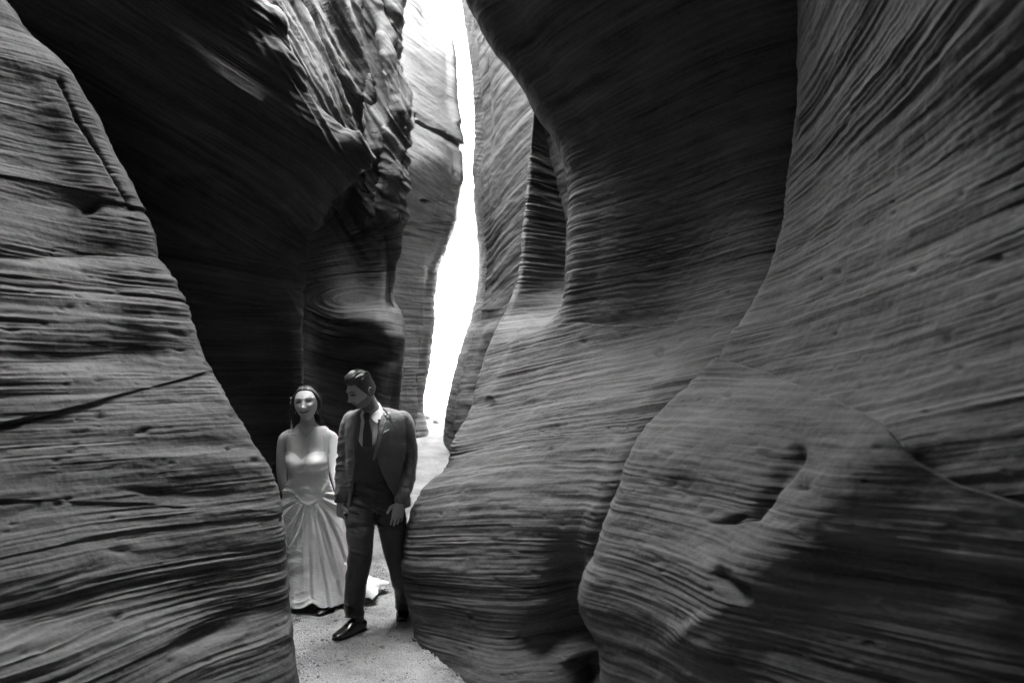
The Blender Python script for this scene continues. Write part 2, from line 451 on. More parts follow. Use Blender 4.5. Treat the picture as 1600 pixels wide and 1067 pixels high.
# --- left far wall: pale, lit from above
CL4 = [(-120, 650, 13.6), (-60, 662, 13.5), (-20, 670, 13.5), (10, 678, 13.4), (28, 684, 13.4), (40, 690, 13.3), (60, 700, 13.2), (90, 708, 13.1), (150, 708, 13.0), (190, 714, 13.0), (215, 718, 13.0), (250, 722, 13.0), (280, 723, 13.0),
       (300, 720, 13.05), (320, 717, 13.1), (350, 712, 13.2), (395, 695, 13.3), (430, 682, 13.4), (475, 678, 13.4), (500, 680, 13.4), (534, 676, 13.4), (570, 671, 13.4),
       (610, 664, 13.3), (635, 660, 13.3), (655, 662, 13.2), (700, 670, 13.0), (800, 685, 13)]
left_far = build_wall('canyon_wall', [
    off(CL4, -260, 5.0), off(CL4, -60, 2.5), off(CL4, -8, 0.9), CL4, off(CL4, -16, -0.3),
    lerp_rail(CL4, [(-120, 640, 12.6), (60, 655, 12.3), (190, 670, 12.2), (250, 680, 12.1), (350, 670, 12.6), (500, 652, 13.0), (800, 650, 12.9)]),
    lerp_rail(CL4, [(-120, 612, 12.0), (100, 625, 11.8), (250, 630, 11.4), (350, 625, 12.0), (500, 625, 12.6), (800, 620, 12.6)]),
    lerp_rail(CL4, [(-120, 550, 11.2), (100, 560, 11.2), (250, 560, 10.9), (500, 560, 11.8), (800, 560, 12)]),
    lerp_rail(CL4, [(-60, 300, 10.2), (250, 380, 10.0), (500, 380, 10.5), (800, 380, 10.6)]), ],
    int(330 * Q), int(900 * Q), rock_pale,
    'pale daylit sandstone wall standing against the bright gap at the end of the slot',
    sets([edge_line([(600, 172), (650, 187), (700, 212), (740, 246)]), edge_line([(600, 345), (720, 350)])],
         [(0.35, 0, 1), (0.28, 0, 1), (0.02, 0, 1)], [0.04, 0.012]),
    +1, feats=[line_feat([(628, 130), (640, 175), (690, 208), (722, 232)], 5, -0.06), line_feat([(700, 70), (705, 130), (712, 190)], 5, 0.05),
               blob(662, 314, 5, 3, -0.15)],
    pits=0, seed=4, amp=1.2, py_bot=800)

# --- right far wall
CB4 = [(-2600, 648, 9.5), (-600, 698, 9.5), (-120, 724, 9.5), (0, 735, 9.5), (65, 745, 9.5), (125, 753, 9.5), (220, 758, 9.5), (270, 754, 9.5), (325, 756, 9.5), (400, 761, 9.5), (440, 760, 9.5),
       (465, 758, 9.45), (500, 748, 9.4), (525, 740, 9.35), (560, 730, 9.3), (600, 720, 9.25), (640, 713, 9.2), (680, 710, 9.2), (740, 708, 9.2), (1500, 708, 9.2)]
right_far = build_wall('canyon_wall', [
    off(CB4, 700, 5.6), off(CB4, 44, 4.9), off(CB4, 24, 1.2), CB4, off(CB4, 14, -0.3),  # hidden tail added to shield the pale wall from the sun
    lerp_rail(CB4, [(-2600, 700, 8.9), (0, 770, 8.9), (300, 790, 8.9), (480, 800, 8.7), (520, 770, 8.8), (1500, 750, 8.7)]),
    lerp_rail(CB4, [(-2600, 780, 8.4), (0, 830, 8.4), (480, 850, 8.2), (1500, 830, 8.2)]),
    lerp_rail(CB4, [(-2600, 1000, 7.8), (0, 1000, 7.8), (1500, 1000, 7.8)]), ],
    int(330 * Q), int(950 * Q), rock_mid,
    'shaded sandstone wall bounding the bright gap on the right, behind the bulging right wall',
    sets([edge_line([(700, 495), (800, 478)])], [(-0.75, 0.0, 1), (-0.1, 0, 1)], [0.008]), -1,
    feats=[blob(765, 500, 30, 10, -0.05, -10)], pits=0, seed=5, amp=1.1)

# --- right middle wall: fold above, bulge below
CB3 = [(-2600, 900, 8.4), (-120, 858, 8.2), (0, 850, 8.1), (110, 838, 8.0), (185, 833, 7.9), (280, 828, 7.7), (350, 822, 7.5), (425, 817, 7.3), (475, 800, 7.1), (515, 775, 6.9), (560, 759, 6.7), (600, 745, 6.5),
       (640, 735, 6.3), (690, 706, 6.0), (725, 690, 5.8), (770, 660, 5.6), (800, 645, 5.5), (850, 634, 5.4), (880, 631, 5.35), (930, 638, 5.3), (980, 648, 5.25), (1040, 662, 5.05), (1067, 674, 4.85), (1150, 692, 4.6), (1500, 740, 4.1)]
CM2 = [(-2600, 120, 5.2), (-600, 540, 5.4), (-120, 708, 5.7), (0, 735, 5.8), (30, 748, 5.85), (75, 770, 5.9), (115, 800, 5.95), (150, 823, 6.0), (185, 842, 6.0), (215, 865, 6.05), (245, 878, 6.05), (275, 888, 6.1), (320, 894, 6.1), (375, 893, 6.05),
       (430, 888, 6.0), (470, 882, 6.0), (500, 871, 6.0), (530, 852, 6.0), (560, 838, 5.95), (600, 825, 5.85), (640, 812, 5.7), (700, 790, 5.35), (800, 745, 4.95), (900, 740, 4.72), (1000, 760, 4.55), (1067, 775, 4.35), (1500, 840, 3.7)]
def groove(py):
    m, D = np.interp(py, [q[0] for q in CM2], [q[1] for q in CM2]), np.interp(py, [q[0] for q in CM2], [q[2] for q in CM2])
    c, Dc = np.interp(py, [q[0] for q in CB3], [q[1] for q in CB3]), np.interp(py, [q[0] for q in CB3], [q[2] for q in CB3])
    k = float(sstep(540, 430, py))
    return (py, k * (max(m, c) + 22) + (1 - k) * (0.5 * m + 0.5 * c), k * (Dc + 0.7) + (1 - k) * (0.5 * (D + Dc) - 0.05))
rows3 = sorted(set([q[0] for q in CB3] + [q[0] for q in CM2]))
right_mid = build_wall('canyon_wall', [
    off(CB3, 400, 3.0), off(CB3, 90, 1.4), off(CB3, 14, 0.5), CB3,
    [groove(y) for y in rows3], CM2,
    lerp_rail(CM2, [(-2600, 160, 4.2), (-600, 620, 4.3), (0, 810, 5.1), (300, 950, 5.5), (480, 935, 5.6), (600, 890, 5.35), (700, 850, 4.95), (800, 815, 4.65), (900, 805, 4.5), (1000, 830, 4.35), (1500, 880, 3.6)]),
    lerp_rail(CM2, [(-2600, 220, 3.8), (-600, 740, 3.7), (0, 980, 4.55), (300, 1080, 5.0), (505, 1040, 5.25), (600, 990, 4.75), (700, 940, 4.4), (800, 905, 4.25), (900, 885, 4.3), (1000, 905, 4.2), (1500, 960, 3.6)]),
    lerp_rail(CM2, [(-2600, 300, 3.4), (-600, 880, 3.5), (0, 1180, 4.2), (300, 1210, 4.5), (505, 1170, 4.4), (600, 1090, 4.15), (800, 1000, 3.98), (1000, 980, 4.2), (1500, 1040, 3.9)]),
    lerp_rail(CM2, [(-2600, 500, 3.9), (-600, 1200, 3.9), (0, 1500, 4.0), (500, 1450, 4.2), (1500, 1300, 3.9)]), ],
    int(680 * Q), int(1150 * Q), rock_mid,
    'broad sandstone wall right of the groom, folded and black above, swelling into a striped bulge below',
    sets([edge_line([(740, 560), (870, 507), (1000, 506), (1150, 508)])],
         [(-0.12, 0.02, 1), (-0.22, 0.04, 1)], [-0.007]), -1,
    feats=[line_feat([(885, 880), (880, 950), (840, 1010)], 26, -0.10), line_feat([(905, 985), (915, 1060)], 30, -0.35),
           blob(1028, 547, 7, 5, -0.05), blob(700, 720, 60, 14, -0.05, -25),
           line_feat([(830, 505), (800, 560), (770, 620)], 10, 0.04)],
    pits=200, seed=6)

# --- right foreground wall
CN = [(-2600, 420, 3.0), (-600, 1080, 3.1), (-120, 1228, 3.65), (0, 1243, 3.75), (100, 1240, 3.85), (180, 1236, 3.92), (260, 1225, 4.05), (330, 1219, 4.0), (400, 1205, 3.95), (440, 1194, 3.95), (490, 1169, 3.95), (530, 1143, 3.95),
      (552, 1130, 3.95), (580, 1105, 3.95), (624, 1060, 3.95), (672, 1012, 3.92), (708, 988, 3.88), (756, 970, 3.82), (804, 949, 3.78), (840, 937, 3.74), (876, 925, 3.70), (906, 912, 3.68), (948, 908, 3.66),
      (985, 920, 3.62), (1010, 931, 3.58), (1067, 936, 3.52), (1500, 960, 3.2)]
N_lines = [edge_line([(1080, 520), (1125, 560), (1230, 592), (1330, 632), (1370, 655), (1430, 722), (1500, 760), (1600, 788), (1900, 860)])]
right_near = build_wall('canyon_wall', [
    off(CN, 420, 2.4), off(CN, 130, 1.3), off(CN, 22, 0.42), CN,
    lerp_rail(CN, [(-2600, 450, 2.6), (-600, 1110, 2.7), (0, 1275, 3.35), (300, 1262, 3.65), (480, 1235, 3.6), (560, 1190, 3.65), (700, 1050, 3.55), (800, 1010, 3.5), (900, 985, 3.42), (1067, 1010, 3.28), (1500, 1040, 3.0)]),
    lerp_rail(CN, [(-2600, 500, 2.2), (-600, 1180, 2.2), (0, 1370, 2.65), (300, 1350, 3.0), (480, 1330, 2.95), (560, 1300, 2.98), (700, 1170, 3.1), (800, 1130, 3.05), (900, 1110, 2.95), (1067, 1130, 2.85), (1500, 1160, 2.6)]),
    lerp_rail(CN, [(-2600, 560, 1.9), (-600, 1280, 1.8), (0, 1520, 2.1), (300, 1500, 2.4), (560, 1450, 2.38), (700, 1370, 2.42), (800, 1320, 2.46), (900, 1290, 2.48), (1067, 1290, 2.46), (1500, 1300, 2.3)]),
    lerp_rail(CN, [(-2600, 640, 1.6), (-600, 1400, 1.4), (0, 1760, 1.7), (300, 1740, 1.95), (560, 1700, 1.9), (700, 1650, 1.95), (900, 1560, 2.06), (1067, 1540, 2.12), (1500, 1540, 2.2)]),
    lerp_rail(CN, [(-2600, 700, 1.2), (-600, 1700, 1.0), (0, 2500, 1.15), (560, 2400, 1.25), (900, 2250, 1.5), (1500, 2200, 1.6)]),
    ('w', 1.75, 0.2, -0.2), ('w', 1.9, -1.5, -0.2), ('w', 0.9, -3.6, -0.1), ('w', -2.6, -4.9, 0.0)],  # wraps round behind the camera, added to keep light from entering there
    int(640 * Q), int(1000 * Q), rock_mid,
    'nearest sandstone wall filling the right side, out of focus, with a diagonal ledge and a dark hollow',
    sets(N_lines, [(-0.22, 0.10, 1), (-0.02, 0.06, 1)], [-0.012]), -1,
    feats=[line_feat([(1240, 712), (1215, 750), (1185, 800)], 15, -0.055), blob(1150, 812, 30, 6, -0.04, -12),
           blob(1265, 770, 26, 20, -0.03), line_feat([(1400, 690), (1320, 770), (1230, 850), (1150, 915), (1130, 990)], 60, 0.06),
           blob(1420, 960, 170, 110, -0.04, -20), line_feat([(1140, 900), (1175, 925)], 12, -0.05),
           blob(1105, 975, 55, 12, 0.015, -30)],
    pits=60, seed=7, amp=1.15)

# --- sunlit cliff beyond the slot
def far_cliff():
    nu, nv = int(240 * Q), int(260 * Q)
    th = np.linspace(-1, 1, nu)[None, :]; zz = np.linspace(-1, 26, nv)[:, None]
    x = th * 17 + 0 * zz; y = 31 - 5 * th ** 2 * 1.2 + 0 * zz + 0.10 * zz
    z = zz + 0 * th
    d = 1.1 * noise(x * .18, y * .1, z * .16, 31) + 0.45 * noise(x * .5, y * .4, z * .8, 32) + 0.22 * noise(x * .7, y, z * 3.2, 33)
    st = noise(x * .3, y * 0, z * .35, 34); d += 0.7 * sstep(0.1, 0.2, st) + 0.5 * sstep(0.15, .2, noise(x * .9, 0 * y, z * .9, 35))
    P = np.stack([x, y - d, z], -1)
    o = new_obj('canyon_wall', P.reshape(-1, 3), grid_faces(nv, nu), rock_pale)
    at_ = o.data.attributes.new('bed', 'FLOAT_VECTOR', 'POINT')
    at_.data.foreach_set('vector', P.astype(np.float32).ravel())
    tag(o, 'sunlit cliff glaring white through the gap behind the couple', 'canyon wall', None, 'structure')
far_cliff()

# ------------------------------------------------------------------ the sandy floor
def floor_z(x, y):
    x = np.asarray(x, float); y = np.asarray(y, float)
    z = 0.70 * sstep(6.5, 15.0, y) - 0.02 * sstep(5, 2, y)
    z = z + 0.018 * noise(x * 1.1, y * 1.1, 0, 41) + 0.010 * noise(x * 3.5, y * 3.5, 0, 42)
    return z
def ground():
    m, n, l, p = mat_new('sand')
    tc = n.new('ShaderNodeTexCoord')
    def ns(s, d, r=0.6):
        t = n.new('ShaderNodeTexNoise'); t.inputs['Scale'].default_value = s; t.inputs['Detail'].default_value = d
        t.inputs['Roughness'].default_value = r; l.new(tc.outputs['Object'], t.inputs['Vector']); return t
    a, b, c = ns(2.5, 4), ns(70, 5, .75), ns(14, 4)
    v = n.new('ShaderNodeTexVoronoi'); v.inputs['Scale'].default_value = 95; l.new(tc.outputs['Object'], v.inputs['Vector'])
    mx = n.new('ShaderNodeMath'); mx.operation = 'MULTIPLY_ADD'; l.new(b.outputs[0], mx.inputs[0]); mx.inputs[1].default_value = .6
    l.new(a.outputs[0], mx.inputs[2])
    cr = n.new('ShaderNodeValToRGB'); cr.color_ramp.elements[0].position = .55; cr.color_ramp.elements[1].position = 1.05
    cr.color_ramp.elements[0].color = grey(.20); cr.color_ramp.elements[1].color = grey(.52)
    l.new(mx.outputs[0], cr.inputs[0]); l.new(cr.outputs[0], p.inputs['Base Color'])
    p.inputs['Roughness'].default_value = .9
    b1 = n.new('ShaderNodeBump'); b1.inputs['Strength'].default_value = 1; b1.inputs['Distance'].default_value = .025
    b2 = n.new('ShaderNodeBump'); b2.inputs['Strength'].default_value = 1; b2.inputs['Distance'].default_value = .05
    l.new(v.outputs[0], b1.inputs['Height']); l.new(c.outputs[0], b2.inputs['Height']); l.new(b2.outputs[0], b1.inputs['Normal'])
    b3 = n.new('ShaderNodeBump'); b3.inputs['Strength'].default_value = .7; b3.inputs['Distance'].default_value = .01
    l.new(b.outputs[0], b3.inputs['Height']); l.new(b1.outputs[0], b3.inputs['Normal']); l.new(b3.outputs[0], p.inputs['Normal'])
    xs = np.unique(np.concatenate([np.linspace(-300, -6, 20), np.linspace(-6, -2.4, 30), np.linspace(-2.4, 1.2, int(420 * Q)), np.linspace(1.2, 6, 30), np.linspace(6, 300, 20)]))
    ys = np.unique(np.concatenate([np.linspace(-300, 0, 20), np.linspace(0, 4, 30), np.linspace(4, 9, int(560 * Q)), np.linspace(9, 32, 160), np.linspace(32, 400, 20)]))
    Xg, Yg = np.meshgrid(xs, ys)
    Z = floor_z(Xg, Yg)
    near = ((Xg > -2.6) & (Xg < 1.3) & (Yg > 3.8) & (Yg < 9.2))
    Z = Z + near * (0.012 * noise(Xg * 8, Yg * 8, 0, 43) + 0.008 * sstep(.2, .6, noise(Xg * 34, Yg * 34, 0, 44)) + 0.003 * noise(Xg * 60, Yg * 60, 0, 45))
    P = np.stack([Xg, Yg, Z], -1)
    o = new_obj('ground', P.reshape(-1, 3), grid_faces(len(ys), len(xs)), m)
    tag(o, 'pale gravelly sand floor of the slot canyon under the couple', 'ground', None, 'structure')
ground()

# ------------------------------------------------------------------ figure tools
def V(*a): return np.array(a, float)
def unit(v): v = np.asarray(v, float); return v / (np.linalg.norm(v) + 1e-12)
class M:
    """verts + faces collector"""
    def __init__(s): s.v = []; s.f = []; s.n = 0
    def add(s, v, f):
        v = np.asarray(v, float).reshape(-1, 3)
        s.v.append(v); s.f += [tuple(int(i) + s.n for i in q) for q in f]; s.n += len(v); return s
    def join(s, o): return s.add(np.concatenate(o.v), o.f)
    def verts(s): return np.concatenate(s.v)
    def obj(s, name, mat, parent=None, smooth=True): return new_obj(name, s.verts(), s.f, mat, parent, smooth)

def spline(P, n):
    P = np.asarray(P, float); k = len(P)
    if k == 2: return np.linspace(P[0], P[1], n)
    Pe = np.vstack([2 * P[0] - P[1], P, 2 * P[-1] - P[-2]])
    u = np.linspace(0, k - 1, n); i = np.clip(u.astype(int), 0, k - 2); t = (u - i)[:, None]
    a, b, c, d = Pe[i], Pe[i + 1], Pe[i + 2], Pe[i + 3]
    return 0.5 * (2 * b + (c - a) * t + (2 * a - 5 * b + 4 * c - d) * t ** 2 + (3 * b - a - 3 * c + d) * t ** 3)

def tube(pts, rad, n=24, m=None, side=(1, 0, 0), disp=None, cap=True, e=2.0):
    """loft along pts; rad = list of r or (r_side, r_other); e = superellipse exponent"""
    rad = np.array([(r, r) if np.isscalar(r) else r for r in rad], float)
    m = m or max(8, len(pts) * 8)
    C = spline(pts, m)
    rr = spline(np.hstack([rad, np.zeros((len(rad), 1))]), m)[:, :2]
    T = np.gradient(C, axis=0); T /= np.linalg.norm(T, axis=1, keepdims=True) + 1e-9
    S = np.asarray(side, float)[None, :] - T * (T @ np.asarray(side, float))[:, None]
    S /= np.linalg.norm(S, axis=1, keepdims=True) + 1e-9
    B = np.cross(T, S)
    th = np.linspace(0, 2 * math.pi, n, endpoint=False)
    c, s = np.cos(th), np.sin(th)
    c = np.sign(c) * np.abs(c) ** (2 / e); s = np.sign(s) * np.abs(s) ** (2 / e)
    d = S[:, None] * c[None, :, None] * rr[:, 0, None, None] + B[:, None] * s[None, :, None] * rr[:, 1, None, None]
    P = C[:, None] + d
    if disp is not None:
        u = np.linspace(0, 1, m)[:, None] + 0 * th[None]
        dn = d / (np.linalg.norm(d, axis=-1, keepdims=True) + 1e-9)
        P = P + dn * disp(u, th[None] + 0 * u, P)[..., None]
    f = []
    for i in range(m - 1):
        for j in range(n):
            k = (j + 1) % n
            f.append((i * n + j, i * n + k, (i + 1) * n + k, (i + 1) * n + j))
    v = P.reshape(-1, 3)
    if cap:
        v = np.vstack([v, C[0], C[-1]])
        for j in range(n):
            k = (j + 1) % n
            f.append((m * n, k, j)); f.append((m * n + 1, (m - 1) * n + j, (m - 1) * n + k))
    return v, f

def ball(c, r, rot=None, n=20):
    th = np.linspace(0, math.pi, n)[:, None]; ph = np.linspace(0, 2 * math.pi, 2 * n, endpoint=False)[None]
    P = np.stack([np.sin(th) * np.cos(ph), np.sin(th) * np.sin(ph), np.cos(th) + 0 * ph], -1)
    P = P * (np.array(r) if not np.isscalar(r) else r)
    if rot is not None: P = P @ np.asarray(rot).T
    P = (P + np.asarray(c)).reshape(-1, 3)
    f = []; w = 2 * n
    for i in range(n - 1):
        for j in range(w):
            k = (j + 1) % w; f.append((i * w + j, (i + 1) * w + j, (i + 1) * w + k, i * w + k))
    return P, f

def fuse(mm, voxel, smooth=3, fac=0.5):
    """one continuous skin round everything in mm"""
    o = mm.obj('fuse_source', None)
    r = o.modifiers.new('r', 'REMESH'); r.mode = 'VOXEL'; r.voxel_size = voxel
    if smooth:
        q = o.modifiers.new('s', 'SMOOTH'); q.factor = fac; q.iterations = smooth
    dg = bpy.context.evaluated_depsgraph_get(); dg.update()
    me = bpy.data.meshes.new_from_object(o.evaluated_get(dg))
    n = len(me.vertices); co = np.empty(n * 3, np.float32); me.vertices.foreach_get('co', co)
    fs = [tuple(p.vertices) for p in me.polygons]
    old = o.data; bpy.data.objects.remove(o); bpy.data.meshes.remove(old); bpy.data.meshes.remove(me)
    return co.reshape(-1, 3).astype(float), fs

def vnormals(v, f):
    me = bpy.data.meshes.new('t'); me.from_pydata(v.tolist(), [], f); me.update()
    n = np.empty(len(v) * 3, np.float32); me.vertices.foreach_get('normal', n) if hasattr(me.vertices[0], 'normal') else None
    bpy.data.meshes.remove(me); return n.reshape(-1, 3)

def paint(o, val):
    a = o.data.attributes.new('tone', 'FLOAT', 'POINT'); a.data.foreach_set('value', np.asarray(val, np.float32))

def cloth(name, val, rough=0.8, bump=0.25, scale=900, var=0.1, sheen=0.2, spec=0.3, crumple=0.0):
    m, n, l, p = mat_new(name)
    tc = n.new('ShaderNodeTexCoord')
    a = n.new('ShaderNodeTexNoise'); a.inputs['Scale'].default_value = 9; a.inputs['Detail'].default_value = 4
    b = n.new('ShaderNodeTexNoise'); b.inputs['Scale'].default_value = scale; b.inputs['Detail'].default_value = 2
    l.new(tc.outputs['Object'], a.inputs['Vector']); l.new(tc.outputs['Object'], b.inputs['Vector'])
    cr = n.new('ShaderNodeValToRGB')
    cr.color_ramp.elements[0].position = .3; cr.color_ramp.elements[0].color = grey(val * (1 - var))
    cr.color_ramp.elements[1].position = .7; cr.color_ramp.elements[1].color = grey(min(.95, val * (1 + var)))
    l.new(a.outputs[0], cr.inputs[0]); l.new(cr.outputs[0], p.inputs['Base Color'])
    p.inputs['Roughness'].default_value = rough; p.inputs['Sheen Weight'].default_value = sheen
    p.inputs['Specular IOR Level'].default_value = spec
    bp = n.new('ShaderNodeBump'); bp.inputs['Strength'].default_value = bump; bp.inputs['Distance'].default_value = .001
    l.new(b.outputs[0], bp.inputs['Height']); l.new(bp.outputs[0], p.inputs['Normal'])
    if crumple:
        mp = n.new('ShaderNodeMapping'); mp.inputs['Scale'].default_value = (7, 7, 13); mp.inputs['Rotation'].default_value = (0, .5, 0)
        l.new(tc.outputs['Object'], mp.inputs[0])
        c = n.new('ShaderNodeTexNoise'); c.inputs['Scale'].default_value = 1; c.inputs['Detail'].default_value = 3; c.inputs['Distortion'].default_value = .6
        l.new(mp.outputs[0], c.inputs['Vector'])
        b2 = n.new('ShaderNodeBump'); b2.inputs['Strength'].default_value = crumple; b2.inputs['Distance'].default_value = .02
        l.new(c.outputs[0], b2.inputs['Height']); l.new(b2.outputs[0], bp.inputs['Normal'])
    return m

def skin_mat(name):
    m, n, l, p = mat_new(name)
    a = n.new('ShaderNodeAttribute'); a.attribute_name = 'tone'
    nz = n.new('ShaderNodeTexNoise'); nz.inputs['Scale'].default_value = 60; nz.inputs['Detail'].default_value = 4
    tc = n.new('ShaderNodeTexCoord'); l.new(tc.outputs['Object'], nz.inputs['Vector'])
    q = n.new('ShaderNodeMath'); q.operation = 'MULTIPLY_ADD'; l.new(nz.outputs[0], q.inputs[0]); q.inputs[1].default_value = .16; q.inputs[2].default_value = .92
    w = n.new('ShaderNodeMath'); w.operation = 'MULTIPLY'; l.new(a.outputs['Fac'], w.inputs[0]); l.new(q.outputs[0], w.inputs[1])
    l.new(w.outputs[0], p.inputs['Base Color'])
    p.inputs['Roughness'].default_value = .5; p.inputs['Specular IOR Level'].default_value = .4
    p.inputs['Subsurface Weight'].default_value = .08; p.inputs['Subsurface Radius'].default_value = (.01, .01, .01); p.inputs['Subsurface Scale'].default_value = 1
    return m

def hair_mat(name, val):
    m, n, l, p = mat_new(name)
    p.inputs['Base Color'].default_value = grey(val); p.inputs['Roughness'].default_value = .38; p.inputs['Specular IOR Level'].default_value = .6
    return m

# ---- head: local frame x = image right, -y = face, z = up, metres; eyes near z = 0
G = lambda x, z, cx, cz, sx, sz: np.exp(-((x - cx) / sx) ** 2 - ((z - cz) / sz) ** 2)
def head_shape(D, male, smile):
    """D: unit directions (…,3) -> surface points in head frame"""
    rx, ry, rz = (0.077, 0.098, 0.119) if male else (0.075, 0.093, 0.112)
    P = D * np.array([rx, ry, rz])
    x, y, z = P[..., 0].copy(), P[..., 1].copy(), P[..., 2].copy()
    jaw = sstep(0.0, -0.115, z)
    x *= 1 - (0.22 if male else 0.20) * jaw
    y = np.where(y > 0, y * (1 - 0.45 * sstep(0.0, -0.1, z)), y)
    front = sstep(0.15, -0.45, D[..., 1])
    y = np.where(y < 0, y * (1 - 0.10 * sstep(0.02, 0.10, z)), y)
    ax = np.abs(x)
    d = 0
    d += 0.0215 * G(x, z, 0, -0.034, .0125, .012) + 0.0095 * G(x, z, 0, -0.014, .0105, .022)       # nose
    d += 0.007 * G(ax, z, .013, -0.039, .006, .007)
    d += (0.007 if male else 0.004) * G(ax, z, .026, 0.026, .022, .009)                              # brow
    d -= 0.011 * G(ax, z, .031, 0.004, .017, .013)
    d += (0.0062 if male else .0035) * G(ax, z, .031 if male else .034, 0.003, .011, .0085)                                                # eyeball
    d += (0.004 if male else 0.0075) * G(ax, z, .040, -0.028, .017, .016)                            # cheek
    d -= 0.004 * G(ax, z, .052, -.045, .014, .02)
    zl = z - (0.0 if male else 0.0) - smile * ax * ax * 11
    d += 0.0075 * G(x, zl, 0, -0.057, .019, .0050) + 0.0080 * G(x, zl, 0, -0.069, .017, .0055) - 0.0045 * G(x, zl, 0, -0.0630, .021, .0022)
    d -= 0.005 * G(x, z, 0, -0.081, .016, .006)
    d += (0.012 if male else 0.009) * G(x, z, 0, -0.100, .020, .016)
    y = y - d * front
    return np.stack([x, y, z], -1)

def sph(n, m):
    th = np.linspace(0, math.pi, n)[:, None]; ph = np.linspace(0, 2 * math.pi, m, endpoint=False)[None]
    D = np.stack([np.sin(th) * np.cos(ph), np.sin(th) * np.sin(ph), np.cos(th) + 0 * ph], -1)
    f = []
    for i in range(n - 1):
        for j in range(m):
            k = (j + 1) % m; f.append((i * m + j, (i + 1) * m + j, (i + 1) * m + k, i * m + k))
    return D, f

def head_mesh(male, smile):
    D, f = sph(120, 160)
    mm = M(); mm.add(head_shape(D, male, smile).reshape(-1, 3), f)
    for s in (-1, 1):
        R_ = np.array(Matrix.Rotation(s * R(18), 3, 'Z'))
        ex = .0745 if male else .0695
        mm.add(*tube([V(s * ex, .020, -.030), V(s * (ex + .006), .010, -.012), V(s * (ex + .011), .012, .012), V(s * (ex + .010), .024, .020), V(s * (ex + .011), .034, .006), V(s * (ex + .005), .028, -.018)],
                     [.006, .005, .0045, .0045, .0045, .004], n=10, m=26))
        mm.add(*ball((s * (ex + .002), .020, -.004), (.005, .014, .022), R_, 10))
    return mm

def xf(v, Rm, c, s=1.0): return (np.asarray(v) * s) @ np.asarray(Rm).T + np.asarray(c)
def face_rot(fwd, up=(0, 0, 1), roll=0):
    """columns: local x, y, z in world; local -y looks along fwd"""
    y = -unit(fwd); z = unit(np.asarray(up, float) - y * (np.asarray(up, float) @ y)); x = np.cross(y, z)
    m = np.stack([x, y, z], 1)
    return m @ np.array(Matrix.Rotation(roll, 3, 'Y'))

def face_tone(L, base, male, lipv, browv):
    """skin value for points L given in the head frame"""
    x, y, z = L[:, 0], L[:, 1], L[:, 2]; ax = np.abs(x)
    if not male: ax = ax * .90
    t = np.full(len(L), base)
    fr = (y < -0.045) & (ax < .075) & (np.abs(z) < .14)
    def mixv(mask, v, k=1.0):
        nonlocal t
        m_ = np.clip(mask * k, 0, 1) * fr; t = t * (1 - m_) + v * m_
    zl = z - (0 if male else 1) * ax * ax * 12
    # brows
    br = np.exp(-((z - (.0250 + .22 * np.clip(ax - .014, 0, .020) - .45 * np.clip(ax - .036, 0, 1))) / (.0036 if male else .0032)) ** 2) * sstep(.011, .017, ax) * sstep(.054, .046, ax)
    mixv(br, browv, 1.0)
    # eyes
    ez = .0035
    lid = np.exp(-(((ax - .031) / .0165) ** 4)) * np.exp(-((z - ez - .0030 + 10 * (ax - .031) ** 2) / .0052) ** 2)
    low = np.exp(-(((ax - .031) / .0135) ** 4)) * np.exp(-((z - ez + .0035 - 8 * (ax - .031) ** 2) / .0024) ** 2)
    iris = np.exp(-(((ax - .031) ** 2 + (z - ez) ** 2) / .0048 ** 2) ** 2)
    soc = np.exp(-(((ax - .031) / .022) ** 2 + ((z - .003) / .014) ** 2))
    mixv(soc, base * .55, .7)
    mixv(lid, .03, 1.2); mixv(iris, .03, .95); mixv(low, base * .35, .8)
    # lips
    w = .0235 if male else .0275
    lp = np.exp(-((ax / w) ** 6)) * np.exp(-((zl + .063) / (.0085 if male else .0066)) ** 4)
    mixv(lp, lipv, 1.1)
    ln = np.exp(-((ax / (w + .002)) ** 6)) * np.exp(-((zl + .0630) / .0016) ** 2)
    mixv(ln, lipv * .35, 1.0)
    mixv(np.exp(-((ax - .0085) / .0035) ** 2 - ((z + .0435) / .003) ** 2), base * .3, .9)
    # smile folds
    return t

